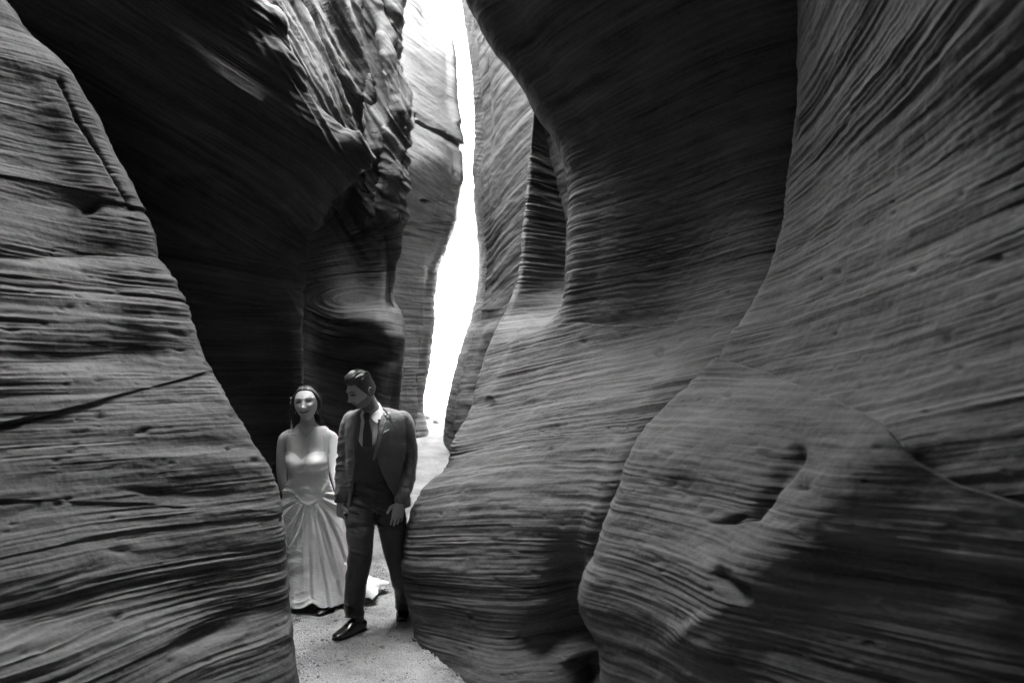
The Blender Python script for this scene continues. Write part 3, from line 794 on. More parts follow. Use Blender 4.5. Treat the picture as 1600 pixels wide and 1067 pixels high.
# ---- hands
def hand(wrist, d, palm_n, thumb_side, curls, size=1.0, spread=0.10, thumb_curl=0.5):
    """d = direction of the fingers from the wrist, palm_n = direction the palm faces, thumb_side = +1/-1 along cross(d, palm_n)"""
    d, pn = unit(d), np.asarray(palm_n, float); pn = unit(pn - d * (d @ pn)); sd_ = np.cross(d, pn) * thumb_side
    mm = M(); w = np.asarray(wrist, float)
    mm.add(*tube([w - d * .03 * size, w + d * .012 * size, w + d * .05 * size, w + d * .086 * size, w + d * .098 * size],
                 [(.026 * size, .019 * size), (.028 * size, .018 * size), (.040 * size, .016 * size), (.041 * size, .0135 * size), (.034 * size, .009 * size)], n=20, m=24, side=sd_, e=2.4))
    L = [.072, .080, .074, .058]
    for i in range(4):
        off_ = (.030 - .020 * i) * size
        b = w + d * (.088 - .004 * abs(i - 1.2)) * size + sd_ * off_
        dd = unit(d + sd_ * spread * (1.2 - i) * .6)
        pts = [b - dd * .02 * size, b]; ang = 0; seg = [L[i] * .45, L[i] * .30, L[i] * .25]; cur = b
        for k in range(3):
            ang += curls[i] * (1.0, 1.1, .7)[k]
            v = dd * math.cos(ang) + pn * math.sin(ang); cur = cur + v * seg[k] * size; pts.append(cur)
        mm.add(*tube(pts, [.0095 * size, .0092 * size, .0085 * size, .0078 * size, .006 * size], n=12, m=22, side=sd_))
    b = w + d * .022 * size + sd_ * .024 * size
    t1 = b + (d * .55 + sd_ * .75 + pn * .35) * .036 * size
    t2 = t1 + unit(d * .85 + sd_ * .35 + pn * thumb_curl) * .032 * size
    t3 = t2 + unit(d * .9 - sd_ * .05 + pn * thumb_curl * 1.3) * .024 * size
    mm.add(*tube([b, t1, t2, t3], [.014 * size, .0118 * size, .0105 * size, .0085 * size], n=12, m=14, side=sd_))
    return mm

# ------------------------------------------------------------------ groom
def root_at(name, loc, label, cat):
    o = bpy.data.objects.new(name, None); COL.objects.link(o); o.location = loc; o.empty_display_size = .1
    o['label'] = label; o['category'] = cat; return o
def under(o, root):
    o.parent = root; o.matrix_parent_inverse = Matrix.Translation(-root.location); return o
def put(mm, name, mat, root, par=None, smooth=True):
    o = mm.obj(name, mat, None, smooth) if isinstance(mm, M) else new_obj(name, mm[0], mm[1], mat, None, smooth)
    o.parent = par or root
    if par is None: o.matrix_parent_inverse = Matrix.Translation(-root.location)
    return o

skin = skin_mat('skin')
m_suit = cloth('suit_wool', .105, .75, .35, 700, .16, .25, crumple=.5)
m_trous = cloth('trouser_wool', .052, .75, .35, 700, .16, .2, crumple=.3)
m_vest = cloth('waistcoat_wool', .038, .7, .3, 700, .15, .1, crumple=.3)
m_shirt = cloth('white_shirt', .78, .8, .15, 900, .04, .1)
m_tie = cloth('dark_silk', .022, .45, .2, 900, .1, .1, .5)
m_shoe = cloth('black_leather', .018, .22, .1, 60, .2, 0, .7)
m_sole = cloth('shoe_sole', .03, .6, .1, 60, .2, 0)
m_hair = hair_mat('dark_hair', .022)
m_petal = cloth('pale_petals', .88, .7, .3, 300, .15, .1)
m_leaf = cloth('grey_leaves', .16, .6, .2, 200, .25, 0)
m_ribbon = cloth('pale_ribbon', .6, .5, .2, 500, .08, .2)
m_button = cloth('dark_button', .03, .35, 0, 60, .1, 0, .6)
m_metal, _n, _l, _p = mat_new('polished_metal'); _p.inputs['Metallic'].default_value = 1; _p.inputs['Roughness'].default_value = .2; _p.inputs['Base Color'].default_value = grey(.8)

def A3(px, py, D): return at(px, py, D)

def build_groom():
    gx = A3(585, 985, 5.45)
    root = root_at('person', (float(gx[0]), 5.45, float(floor_z(gx[0], 5.45))), 'man in a three-piece suit striding forward, head turned down towards the woman', 'person')
    P = A3
    HC = P(564.5, 610, 5.40); Rm = face_rot((-0.74, -0.60, -0.36), roll=R(4))
    # ---- body: head, neck, torso, arms, hands, legs, feet
    b = M()
    hm = head_mesh(True, 0.3); b.add(xf(hm.verts(), Rm, HC, 1.0), hm.f)
    b.add(*tube([P(571, 618, 5.44), P(577, 632, 5.47), P(583, 650, 5.49)], [.056, .058, .072], n=28))
    b.add(*tube([P(584, 645, 5.49), P(586, 654, 5.49), P(587, 668, 5.49), P(587, 700, 5.48), P(584, 740, 5.48), P(584, 775, 5.5), P(585, 792, 5.5)],
                [(.08, .06), (.15, .08), (.175, .10), (.165, .11), (.145, .10), (.145, .095), (.11, .07)], n=32, m=60))
    armL = [P(549, 660, 5.49), P(541, 716, 5.50), P(533, 776, 5.44), P(532, 786, 5.42)]
    armR = [P(630, 660, 5.49), P(637, 715, 5.52), P(627, 776, 5.42), P(625, 786, 5.40)]
    for a in (armL, armR):
        b.add(*tube(a, [.052, .042, .030, .027], n=20, m=40))
    b.join(hand(P(531, 785, 5.42), (.02, .05, -1), (.75, .65, 0), 1, [.85, .9, .9, .9], 1.0, .05, .8))
    b.join(hand(P(624.5, 784, 5.40), (-.13, -.10, -1), (-.35, .9, 0), -1, [.16, .20, .26, .34], 1.05, .07, .30))
    legA = [P(563, 795, 5.49), P(563, 865, 5.38), P(556, 945, 5.42), P(553, 972, 5.40)]
    legB = [P(606, 795, 5.50), P(621, 880, 5.55), P(629, 935, 5.72), P(630, 952, 5.70)]
    for a in (legA, legB): b.add(*tube(a, [.080, .050, .036, .034], n=20, m=50))
    v, f = fuse(b, .0028, 2)
    L = (v - HC) @ Rm
    tone = np.full(len(v), .36)
    hd = np.linalg.norm(L / np.array([.11, .13, .15]), axis=1) < 1.05
    ft = face_tone(L, .36, True, .20, .04)
    tone = np.where(hd, ft, tone)
    # beard along jaw and round the mouth
    x, y, z = L[:, 0], L[:, 1], L[:, 2]; ax = np.abs(x)
    wob = .006 * noise(L[:, 0] * 90, L[:, 1] * 90, L[:, 2] * 90, 5)
    jaw_line = -.050 + .55 * np.clip(y + .045, -.05, .2) + .9 * np.clip(y + .012, 0, .03) + wob
    beard = sstep(.006, -.006, z - jaw_line) * sstep(.048, .036, y)
    mous = np.exp(-((z + .0500) / .0050) ** 2) * (ax < .028) * (y < -.08)
    lips = np.exp(-((ax / .021) ** 6)) * np.exp(-((z + .063) / .007) ** 4) * (y < -.08)
    bd = (.78 + .22 * noise(L[:, 0] * 260, L[:, 1] * 260, L[:, 2] * 120, 6)) * np.clip(np.maximum(beard, mous) * (1 - lips), 0, 1) * hd * sstep(-.19, -.12, z)
    tone = tone * (1 - .86 * bd) + .030 * .86 * bd
    body = new_obj('body', v, f, skin); paint(body, tone); under(body, root)
    # ---- hair
    D, fh = sph(150, 220)
    S = head_shape(D, True, 0); x, y, z = S[..., 0], S[..., 1], S[..., 2]
    hairline = .066 - .22 * np.clip(np.abs(x) - .045, 0, 1) * 3 - 1.35 * np.clip(y + .055, 0, .08) - .35 * np.clip(y - .025, 0, 1)
    inn = sstep(-.004, .006, z - hairline + .003 * noise(x * 80, y * 80, z * 80, 2))
    topm = sstep(.045, .095, z)
    quiff = np.exp(-((y + .075) / .04) ** 2) * topm
    strand = noise(x * 150 + 20 * y, y * 16, z * 22, 3) * .5 + .5 * noise(x * 330 + 30 * y, y * 25, z * 30, 4)
    th = -.012 * (1 - inn) + inn * (.005 + .019 * topm + .015 * quiff + (.003 + .013 * topm) * strand)
    Nn = unit_rows(S)
    H = S + Nn * th[..., None]
    H[..., 1] -= .014 * quiff * inn
    hr = new_obj('hair', xf(H.reshape(-1, 3), Rm, HC), fh, m_hair); under(hr, root)
    # ---- trousers
    t = M()
    def wr(amp, k1, k2, sd):
        return lambda u, th_, Pp: amp * (1 - 2 * np.abs(noise(np.cos(th_) * 1.1 + 3, np.sin(th_) * 1.1 + u * k2, u * k1, sd))) * (.35 + sstep(.25, .5, u) * sstep(.75, .5, u) + .9 * sstep(.82, 1.0, u))
    t.add(*tube([P(585, 738, 5.49), P(584, 765, 5.49), P(584, 786, 5.50), P(585, 796, 5.50)], [(.150, .108), (.168, .118), (.186, .125), (.15, .09)], n=40, m=30, e=2.3))
    t.add(*tube([P(566, 778, 5.49), P(563, 815, 5.45), P(562, 868, 5.38), P(556, 915, 5.41), P(553.5, 948, 5.42), P(553.5, 963, 5.41)], [(.094, .112), (.098, .11), (.079, .085), (.068, .075), (.066, .074), (.060, .070)], n=44, m=110, disp=wr(.007, 9, 1.5, 21)))
    t.add(*tube([P(607, 778, 5.50), P(612, 815, 5.50), P(622, 878, 5.53), P(628, 915, 5.66), P(630, 943, 5.72), P(630, 951, 5.72)], [(.096, .112), (.100, .11), (.074, .082), (.055, .066), (.054, .064), (.052, .062)], n=44, m=110, disp=wr(.008, 9, 1.5, 25)))
    v, f = fuse(t, .0052, 1)
    nn = 0.003 * noise(v[:, 0] * 22, v[:, 1] * 22, v[:, 2] * 9, 8) + .0015 * noise(v[:, 0] * 50, v[:, 1] * 50, v[:, 2] * 26, 9)
    XX, YY = pix(v)
    up_ = sstep(845, 815, YY); kn = np.exp(-((YY - 875) / 22) ** 2)
    w1 = 1 - 2.2 * np.abs(noise(XX * .02 + YY * .05, YY * .13 - XX * .05, v[:, 1] * 3, 75))
    nn = nn + .0045 * w1 * (up_ + .6 * kn + .8 * sstep(925, 945, YY))
    v[:, 1] += nn * 1.5; v[:, 0] += nn * .5
    put((v, f), 'trousers', m_trous, root)
    # ---- shirt front (chest), collar
    s = M()
    s.add(*tube([P(584, 646, 5.485), P(586, 656, 5.485), P(587, 672, 5.48), P(586, 700, 5.475), P(584, 735, 5.475)], [(.075, .058), (.150, .088), (.176, .112), (.170, .120), (.150, .112)], n=60, m=50, e=2.2,
           disp=lambda u, th_, Pp: .002 * noise(Pp[..., 0] * 60, Pp[..., 2] * 12, 0, 3)))
    shirt = put(s, 'shirt', m_shirt, root)
    nb = P(578, 640, 5.465)
    def sheet(grid, name, mat, par, thick=.004):
        g = np.array(grid, float); nr, nc = g.shape[:2]
        o = new_obj(name, g.reshape(-1, 3), grid_faces(nr, nc), mat)
        md = o.modifiers.new('thickness', 'SOLIDIFY'); md.thickness = thick; md.offset = 0
        o.parent = par
        if par is root: o.matrix_parent_inverse = Matrix.Translation(-root.location)
        return o
    def strip(A, B, n=24, m=10, bulge=0.0, out=V(0, -1, 0)):
        a_, b_ = spline(A, n), spline(B, n); t_ = np.linspace(0, 1, m)
        g = a_[:, None] * (1 - t_[None, :, None]) + b_[:, None] * t_[None, :, None]
        return g + out * (bulge * np.sin(t_ * math.pi))[None, :, None]
    # collar: band round the neck and two points
    top = [P(569, 646, 5.40), P(566, 640, 5.44), P(570, 633, 5.52), P(582, 629, 5.56), P(591, 629, 5.52), P(594, 635, 5.46), P(589, 643, 5.42), P(578, 651, 5.39)]
    low = [P(569, 655, 5.395), P(563, 651, 5.43), P(566, 645, 5.54), P(584, 640, 5.60), P(597, 641, 5.54), P(601, 648, 5.46), P(595, 657, 5.41), P(580, 656, 5.385)]
    sheet(strip(top, low, 50, 8, .003), 'collar', m_shirt, shirt)
    sheet(strip([P(570, 645, 5.395), P(566, 640, 5.43)], [P(569, 662, 5.37), P(562, 652, 5.41)], 10, 8, .002), 'collar_point', m_shirt, shirt)
    sheet(strip([P(577, 651, 5.385), P(590, 640, 5.43)], [P(588, 662, 5.365), P(601, 650, 5.43)], 14, 8, .004), 'collar_point', m_shirt, shirt)
    # ---- tie
    tb = M()
    tb.add(*tube([P(573, 646, 5.385), P(573, 650, 5.375), P(573, 658, 5.368)], [(.020, .012), (.022, .014), (.014, .010)], n=20, m=16, e=3))
    tb.add(*tube([P(573, 656, 5.366), P(573.5, 664, 5.358), P(574, 680, 5.354), P(574, 710, 5.354)], [(.014, .007), (.020, .006), (.031, .004), (.033, .004)], n=24, m=40, e=2.2))
    put(tb, 'tie', m_tie, root)
    # ---- waistcoat: torso shell with a scooped opening
    def shell(rings, off_, n, m, th0, th1, keep, name, mat, thick=.006, dispf=None, front_fn=None):
        C = spline([r[0] for r in rings], m); rr = spline([(r[1][0] + off_, r[1][1] + off_, 0) for r in rings], m)
        u = np.linspace(0, 1, m)[:, None]; w = np.linspace(0, 1, n)[None]
        a0, a1 = th0(u), th1(u)
        th_ = a0 + (a1 - a0) * w                     # angle measured from the front (-y), + towards image right
        e_ = 2.3
        cx_, sy_ = np.sin(th_), -np.cos(th_)
        cx_ = np.sign(cx_) * np.abs(cx_) ** (2 / e_); sy_ = np.sign(sy_) * np.abs(sy_) ** (2 / e_)
        X = C[:, None, 0] + rr[:, None, 0] * cx_; Y = C[:, None, 1] + rr[:, None, 1] * sy_; Z = C[:, None, 2] + 0 * X
        Pm = np.stack([X, Y, Z], -1)
        if dispf is not None:
            dn = np.stack([cx_, sy_, 0 * cx_], -1); Pm = Pm + dn * dispf(u + 0 * th_, th_, Pm)[..., None]
        fs = grid_faces(m, n)
        ctr = Pm.reshape(-1, 3)[fs].mean(1)
        k = keep(ctr) if keep else np.ones(len(fs), bool)
        fk = fs[k]; vv = Pm.reshape(-1, 3).copy()
        if keep is not None:
            e_all = np.concatenate([fk[:, [0, 1]], fk[:, [1, 2]], fk[:, [2, 3]], fk[:, [3, 0]]]); es = np.sort(e_all, 1)
            un, cnt = np.unique(es, axis=0, return_counts=True); be = un[cnt == 1]
            for _ in range(14):
                acc = np.zeros_like(vv); num = np.zeros(len(vv))
                for q0, q1 in ((0, 1), (1, 0)):
                    np.add.at(acc, be[:, q0], vv[be[:, q1]]); np.add.at(num, be[:, q0], 1)
                mk = num > 0; vv[mk] = .5 * vv[mk] + .5 * acc[mk] / num[mk, None]
        o = new_obj(name, vv, fk, mat)
        if thick:
            md = o.modifiers.new('thickness', 'SOLIDIFY'); md.thickness = thick; md.offset = 0
        return o
    torso = [(P(584, 645, 5.49), (.085, .065)), (P(586, 653, 5.49), (.150, .088)), (P(587, 668, 5.485), (.180, .112)), (P(586, 700, 5.48), (.174, .122)), (P(584, 735, 5.48), (.155, .115)), (P(584, 756, 5.485), (.165, .118)), (P(584, 770, 5.49), (.172, .12))]
    def keepv(c):
        X, Y = pix(c)
        inside = (c[:, 1] < 5.48) & (Y < 699 - 14 * np.clip(np.abs(X - 574.5) / 15.5, 0, 1) ** 4) & (X > 559) & (X < 590)
        hemv = Y > 752 + 7 * np.exp(-((np.abs(X - 577) - 9) / 8) ** 2)
        return ~(inside | hemv | ((Y < 655) & (X > 556) & (X < 604)))
    ones = lambda k: (lambda u: k + 0 * u)
    vest = shell(torso, .012, 240, 150, ones(-math.pi), ones(math.pi), keepv, 'waistcoat', m_vest, .006,
                 lambda u, th_, Pp: .0025 * (1 - 2 * np.abs(noise(Pp[..., 0] * 9, Pp[..., 2] * 26, 0, 6))) * sstep(.35, .8, u))
    under(vest, root)
    for py_ in (703, 715, 727, 738):
        q = M(); c = P(575 + .05 * (py_ - 703), py_, 5.339); q.add(*ball(c, (.0065, .003, .0065), None, 8)); put(q, 'button', m_button, root, vest)
    # ---- jacket
    jt = [(P(585, 638, 5.50), (.080, .066)), (P(587, 643, 5.50), (.150, .086)), (P(588, 648.5, 5.50), (.200, .104)), (P(589, 662, 5.495), (.210, .126)), (P(589, 690, 5.49), (.206, .138)), (P(588, 720, 5.49), (.190, .134)),
          (P(588, 748, 5.49), (.190, .134)), (P(590, 772, 5.50), (.205, .142)), (P(591, 790, 5.50), (.214, .146))]
    def edge(side_):
        us = np.array([0, .10, .2, .35, .52, .66, .8, .92, 1.0])
        pl = np.array([.75, .62, .50, .44, .50, .62, .72, .80, .86]) if side_ < 0 else np.array([.75, .62, .50, .30, .02, .20, .50, .72, .95])
        return lambda u: np.interp(u, us, pl) * side_
    jk = shell(jt, .008, 260, 200, lambda u: edge(+1)(u), lambda u: 2 * math.pi + edge(-1)(u), None, 'jacket_shell', None, 0,
               lambda u, th_, Pp: .006 * noise(Pp[..., 0] * 6 + 3, Pp[..., 1] * 6, Pp[..., 2] * 7, 12) + .003 * (1 - 2 * np.abs(noise(Pp[..., 0] * 10, Pp[..., 1] * 10, Pp[..., 2] * 18, 14))) * sstep(.4, .6, u))
    md = jk.modifiers.new('t', 'SOLIDIFY'); md.thickness = .012; md.offset = 0
    dg = bpy.context.evaluated_depsgraph_get(); dg.update()
    me = bpy.data.meshes.new_from_object(jk.evaluated_get(dg)); co = np.empty(len(me.vertices) * 3, np.float32); me.vertices.foreach_get('co', co)
    jm = M(); jm.add(co.reshape(-1, 3), [tuple(p.vertices) for p in me.polygons])
    bpy.data.objects.remove(jk)
    def slv(sd_):
        def g(u, th_, Pp):
            el = np.exp(-((u - .50) / .20) ** 2); cuff = np.exp(-((u - .80) / .10) ** 2)
            dg_ = u * 17 + 1.1 * np.sin(th_ + sd_)
            w = 1 - 2 * np.abs(noise(np.cos(th_) * .9 + 5, dg_, np.sin(th_) * .9, sd_))
            return (.005 * el + .004 * cuff + .0015) * w + .002 * noise(Pp[..., 0] * 24, Pp[..., 1] * 24, Pp[..., 2] * 24, sd_ + 1)
        return g
    jm.add(*tube([P(559, 650, 5.50), P(548, 656, 5.50), P(543.5, 684, 5.50), P(541, 714, 5.50), P(536, 748, 5.47), P(533.5, 777, 5.43), P(533.5, 783, 5.43)], [(.036, .050), (.056, .066), (.062, .072), (.060, .068), (.052, .058), (.044, .048), (.044, .048)], n=56, m=150, disp=slv(31)))
    jm.add(*tube([P(620, 650, 5.50), P(631, 656, 5.50), P(636, 684, 5.50), P(638, 714, 5.52), P(635, 748, 5.46), P(628, 777, 5.41), P(627, 784, 5.41)], [(.036, .050), (.056, .066), (.062, .072), (.060, .068), (.055, .060), (.047, .052), (.047, .052)], n=56, m=150, disp=slv(37)))
    v, f = fuse(jm, .0040, 1, .4)
    nv_ = new_obj('tmp', v, f); nr_ = np.empty(len(v) * 3, np.float32); nv_.data.vertices.foreach_get('normal', nr_); nr_ = nr_.reshape(-1, 3); bpy.data.objects.remove(nv_)
    XX, YY = pix(v)
    arm_l = sstep(553, 547, XX) * sstep(.62, .45, np.abs(YY - 728) / 75); arm_r = sstep(622, 628, XX) * sstep(.62, .45, np.abs(YY - 722) / 80)
    ky = YY / 6.5
    w1 = 1 - 2.2 * np.abs(noise(XX * .045 + ky * .38, ky, v[:, 1] * 5, 71)); w2 = 1 - 2.2 * np.abs(noise(XX * .045 - ky * .42, ky * .9, v[:, 1] * 5, 72))
    v = v + nr_ * (((w1 + w2) * .0038 * sstep(-.5, .4, noise(XX * .08, YY * .08, 0, 78))) * np.maximum(arm_l, arm_r) + .0014 * noise(XX * .16, YY * .16, v[:, 1] * 14, 73))[:, None]
    jacket = put((v, f), 'jacket', m_suit, root)
    CH = Matrix.Translation(-root.location)
    def sub(o, par):
        o.parent = par; o.matrix_parent_inverse = CH.inverted() @ CH if False else Matrix.Identity(4); return o
    # lapels
    def lap(outer, inner, name='lapel'):
        g = strip(outer, inner, 40, 12, .006)
        o = new_obj(name, g.reshape(-1, 3), grid_faces(40, 12), m_suit)
        mdf = o.modifiers.new('thickness', 'SOLIDIFY'); mdf.thickness = .006; mdf.offset = 0
        return sub(o, jacket)
    lap([P(597, 641, 5.53), P(606, 652, 5.40), P(604, 672, 5.352), P(597, 694, 5.336), P(585, 719, 5.335)], [P(592, 637, 5.53), P(596, 650, 5.42), P(592, 668, 5.365), P(588, 690, 5.350), P(583, 719, 5.345)])
    lap([P(565, 641, 5.50), P(556, 652, 5.41), P(553, 672, 5.362), P(552, 696, 5.350), P(555, 722, 5.352)], [P(569, 640, 5.48), P(565, 650, 5.415), P(562, 672, 5.372), P(559, 696, 5.362), P(557, 722, 5.362)])
    q = M(); q.add(*ball(P(591, 736, 5.338), (.007, .003, .007), None, 8)); sub(q.obj('button', m_button), jacket)
    # pocket square
    q = M(); q.add(*tube([P(599.5, 675.5, 5.340), P(604, 673, 5.342), P(608, 670.5, 5.345)], [(.003, .002), (.0045, .002), (.003, .002)], n=10, m=12, side=(0, 0, 1)))
    put(q, 'pocket_square', m_shirt, root)
    # boutonniere: flowers, leaves, wrapped stem
    bt = M(); rr_ = np.random.default_rng(4)
    for (px_, py_, r_) in ((606, 652.5, .017), (602.5, 649, .011), (610, 654, .010), (607, 646.5, .010)):
        c = P(px_, py_, 5.318); r_ = r_ * 1.25
        for k in range(9):
            a_ = k * 2.4; rad = r_ * (.15 + .75 * (k / 9))
            n_ = unit(V(math.cos(a_) * .6, -1, math.sin(a_) * .6))
            bt.add(*ball(c + V(math.cos(a_) * rad, -.004 + .008 * k / 9, math.sin(a_) * rad), (r_ * .42, r_ * .16, r_ * .42), np.array(Vector(n_).to_track_quat('Y', 'Z').to_matrix()), 7))
    bo = put(bt, 'boutonniere', m_petal, root)
    lf = M()
    for (x0, y0, x1, y1) in ((604, 650, 597, 647), (605, 648, 603, 641), (608, 652, 613, 648), (603, 654, 598, 656), (609, 656, 612, 661)):
        lf.add(*tube([P(x0, y0, 5.325), P((x0 + x1) / 2, (y0 + y1) / 2 - .6, 5.318), P(x1, y1, 5.322)], [(.002, .001), (.0065, .0015), (.0008, .0008)], n=8, m=10))
    sub(lf.obj('leaf', m_leaf), bo)
    st = M(); st.add(*tube([P(603, 659, 5.325), P(600, 668, 5.325), P(597, 678, 5.330)], [.0065, .0085, .007], n=12, m=14)); sub(st.obj('stem', m_ribbon), bo)
    # ring
    q = M(); rc = P(621, 803, 5.385); q.add(*tube([rc + V(.0095 * math.cos(a_), .0095 * math.sin(a_), .002) for a_ in np.linspace(0, 6.1, 9)], [.0014] * 9, n=8, m=24)); put(q, 'ring', m_metal, root)
    # shirt cuffs
    # ---- shoes
    def shoe(toe, heel, lift):
        toe, heel = np.array(toe, float), np.array(heel, float); d = unit(toe - heel); Ln = np.linalg.norm(toe - heel); up = V(0, 0, 1) - d * d[2]; up = unit(up)
        sdv = np.cross(d, up)
        s_ = M()
        pt = lambda k, h, o_=0: heel + d * Ln * k + up * h + sdv * o_
        s_.add(*tube([pt(.0, .035), pt(.05, .040), pt(.22, .048), pt(.42, .050), pt(.62, .036), pt(.82, .026), pt(.95, .022), pt(1.0, .018)],
                     [(.018, .018), (.033, .032), (.037, .046), (.041, .046), (.046, .032), (.045, .023), (.032, .018), (.012, .010)], n=28, m=60, side=sdv, e=2.4))
        s_.add(*tube([pt(.24, .03), pt(.24, .07), pt(.25, .115)], [(.036, .056), (.036, .052), (.038, .046)], n=24, m=14, side=sdv))
        v_, f_ = fuse(s_, .0032, 4)
        o = put((v_, f_), 'shoe', m_shoe, root)
        so = M()
        so.add(*tube([pt(-.01, .008), pt(.03, .008), pt(.22, .008), pt(.42, .009), pt(.64, .008), pt(.84, .007), pt(.97, .008), pt(1.015, .010)],
                     [(.014, .007), (.033, .008), (.035, .008), (.036, .007), (.046, .007), (.045, .006), (.032, .006), (.010, .004)], n=24, m=50, side=sdv, e=3.5))
        sub(so.obj('sole', m_sole), o)
        return o
    fz = lambda p: V(p[0], p[1], float(floor_z(p[0], p[1])) + .004)
    t1, h1 = A3(522, 990, 5.24), A3(570, 975, 5.46)
    shoe(V(t1[0], 5.24, fz(t1)[2]), V(h1[0], 5.46, fz(h1)[2]), 0)
    t2, h2 = A3(627, 955, 5.60), A3(634, 940, 5.86)
    shoe(V(t2[0], 5.62, fz(t2)[2]), V(h2[0], 5.84, fz(h2)[2] + .03), 0)
    return root

def unit_rows(S): return S / (np.linalg.norm(S, axis=-1, keepdims=True) + 1e-9)
groom = build_groom()

# ------------------------------------------------------------------ bride
m_dress = cloth('ivory_crepe', .80, .75, .10, 900, .03, .15, .15, crumple=.12)
m_pearl = cloth('pearl', .75, .25, 0, 60, .05, 0, .6)
m_sheer, _n, _l, _p = mat_new('sheer_tulle')
_p.inputs['Base Color'].default_value = grey(.85); _p.inputs['Roughness'].default_value = .8; _p.inputs['Alpha'].default_value = .20

def build_bride():
    gx = A3(490, 945, 6.0)
    root = root_at('person', (float(gx[0]), 6.0, float(floor_z(gx[0], 6.0))), 'smiling dark-haired woman in a long white draped wedding gown beside the man in the suit', 'person')
    P = A3
    SC = 1.12
    HC = P(478.5, 630, 5.93); Rm = face_rot((0.03, -1.0, 0.10), roll=R(-5))
    bust = [(P(461.5, 724, 5.90), .052), (P(497.5, 724, 5.90), .052)]
    def bust_d(Pp, front):
        d = 0
        for c, r in bust:
            q = ((Pp[..., 0] - c[0]) / .066) ** 2 + ((Pp[..., 2] - c[2]) / .052) ** 2
            d = d + r * np.exp(-q ** 1.25)
            d = d + .014 * np.exp(-((Pp[..., 0] - c[0]) / .055) ** 2 - ((Pp[..., 2] - c[2] - .065) / .045) ** 2)
        return d * front
    # ---- body
    b = M()
    hm = head_mesh(False, 1.0); b.add(xf(hm.verts(), Rm, HC, SC), hm.f)
    b.add(*tube([P(480, 636, 5.97), P(480, 650, 5.985), P(481, 664, 6.0)], [.050, .049, .060], n=28))
    tr = [(P(481, 661, 6.0), (.062, .05)), (P(481, 668, 6.0), (.105, .062)), (P(482, 676, 5.995), (.158, .080)), (P(482, 690, 5.985), (.168, .092)), (P(481, 706, 5.98), (.160, .098)),
          (P(481, 724, 5.975), (.152, .098)), (P(482, 745, 5.98), (.140, .092)), (P(482, 774, 5.985), (.175, .110)), (P(484, 800, 6.0), (.185, .118))]
    tv, tf = tube([q[0] for q in tr], [q[1] for q in tr], n=72, m=110, e=2.25)
    tv = tv.copy(); fr_ = sstep(5.985, 5.93, tv[:, 1])
    tv[:, 1] -= .90 * bust_d(tv, fr_) - .010 * np.exp(-((tv[:, 0] - P(479.5, 700, 5.9)[0]) / .011) ** 2) * fr_ * sstep(1.02, 1.15, tv[:, 2])
    b.add(tv, tf)
    armL = [P(462, 677, 6.0), P(451, 681, 6.0), P(443, 692, 6.0), P(440, 738, 6.03), P(445, 768, 6.10), P(447, 774, 6.12)]
    armR = [P(501, 677, 6.0), P(513, 681, 6.0), P(521, 692, 5.99), P(523, 737, 5.87), P(530, 770, 5.66), P(531, 775, 5.62)]
    b.add(*tube(armL, [.036, .046, .046, .037, .025, .024], n=20, m=50)); b.add(*tube(armR, [.036, .046, .046, .037, .025, .024], n=20, m=50))
    b.join(hand(P(447, 773, 6.12), (.15, .3, -1), (.9, -.3, 0), 1, [.3, .35, .4, .45], .88))
    b.join(hand(P(531.5, 776, 5.61), (.05, -.55, -1), (.5, .3, 0), 1, [.5, .5, .5, .5], .86, .04))
    for sx, sy_, dd in ((470, 0, 6.02), (500, 0, 5.97)):
        b.add(*tube([P(sx, 790, 6.0), P(sx + 2, 865, 6.0), P(sx + 6, 925, dd)], [.088, .055, .034], n=18, m=30))
    v, f = fuse(b, .0028, 1)
    L = ((v - HC) @ Rm) / SC
    tone = np.full(len(v), .50)
    hd = np.linalg.norm(L / np.array([.11, .13, .15]), axis=1) < 1.0
    tone = np.where(hd, face_tone(L, .50, False, .13, .03), tone)
    body = new_obj('body', v, f, skin); paint(body, tone); under(body, root)
    # small script tattoo below the collar bone, drawn as ink
    tt = M(); r_ = np.random.default_rng(9); pts = []
    for k in range(34):
        px_ = 452.5 + k * .31; py_ = 679.6 + .9 * math.sin(k * 1.9) * (0.5 + r_.random()) + k * .03
        c = P(px_, py_, 5.5); o_ = np.array(cam.location); dr = unit(c - o_)
        pts.append((o_, dr))
    # ---- dress: bodice and draped skirt in one piece
    rings = [(P(481, 703, 5.98), (.166, .106)), (P(481, 724, 5.975), (.158, .106)), (P(482, 745, 5.98), (.150, .102)), (P(482.3, 760, 5.98), (.170, .112)), (P(482, 774, 5.985), (.192, .120)), (P(484, 795, 5.99), (.212, .132)),
             (P(486.5, 817, 6.0), (.228, .148)), (P(490, 850, 6.01), (.240, .168)), (P(493, 875, 6.02), (.246, .188)), (P(495.5, 905, 6.03), (.246, .215)), (P(497, 925, 6.04), (.247, .250)), (P(497, 933.5, 6.05), (.250, .275))]
    n, m = 620, 560
    C = spline([q[0] for q in rings], m); rr = spline([(q[1][0], q[1][1], 0) for q in rings], m)
    th_ = np.linspace(-math.pi, math.pi, n, endpoint=False)[None, :]
    cx_, sy_ = np.sin(th_), -np.cos(th_); e_ = 2.15
    cx2, sy2 = np.sign(cx_) * np.abs(cx_) ** (2 / e_), np.sign(sy_) * np.abs(sy_) ** (2 / e_)
    fl = float(floor_z(C[-1][0], C[-1][1]))
    h = (C[:, 2] - fl)[:, None] + 0 * th_
    low = sstep(.42, .0, h)
    dth = np.angle(np.exp(1j * (th_ - R(112))))
    mult = 1 + (1.0 + .28 * np.sin(th_ * 9 + 1)) * np.exp(-(np.abs(dth) / .60) ** 3) * low ** 2.2 + .35 * np.exp(-(np.angle(np.exp(1j * (th_ - R(165)))) / .6) ** 2) * low ** 2
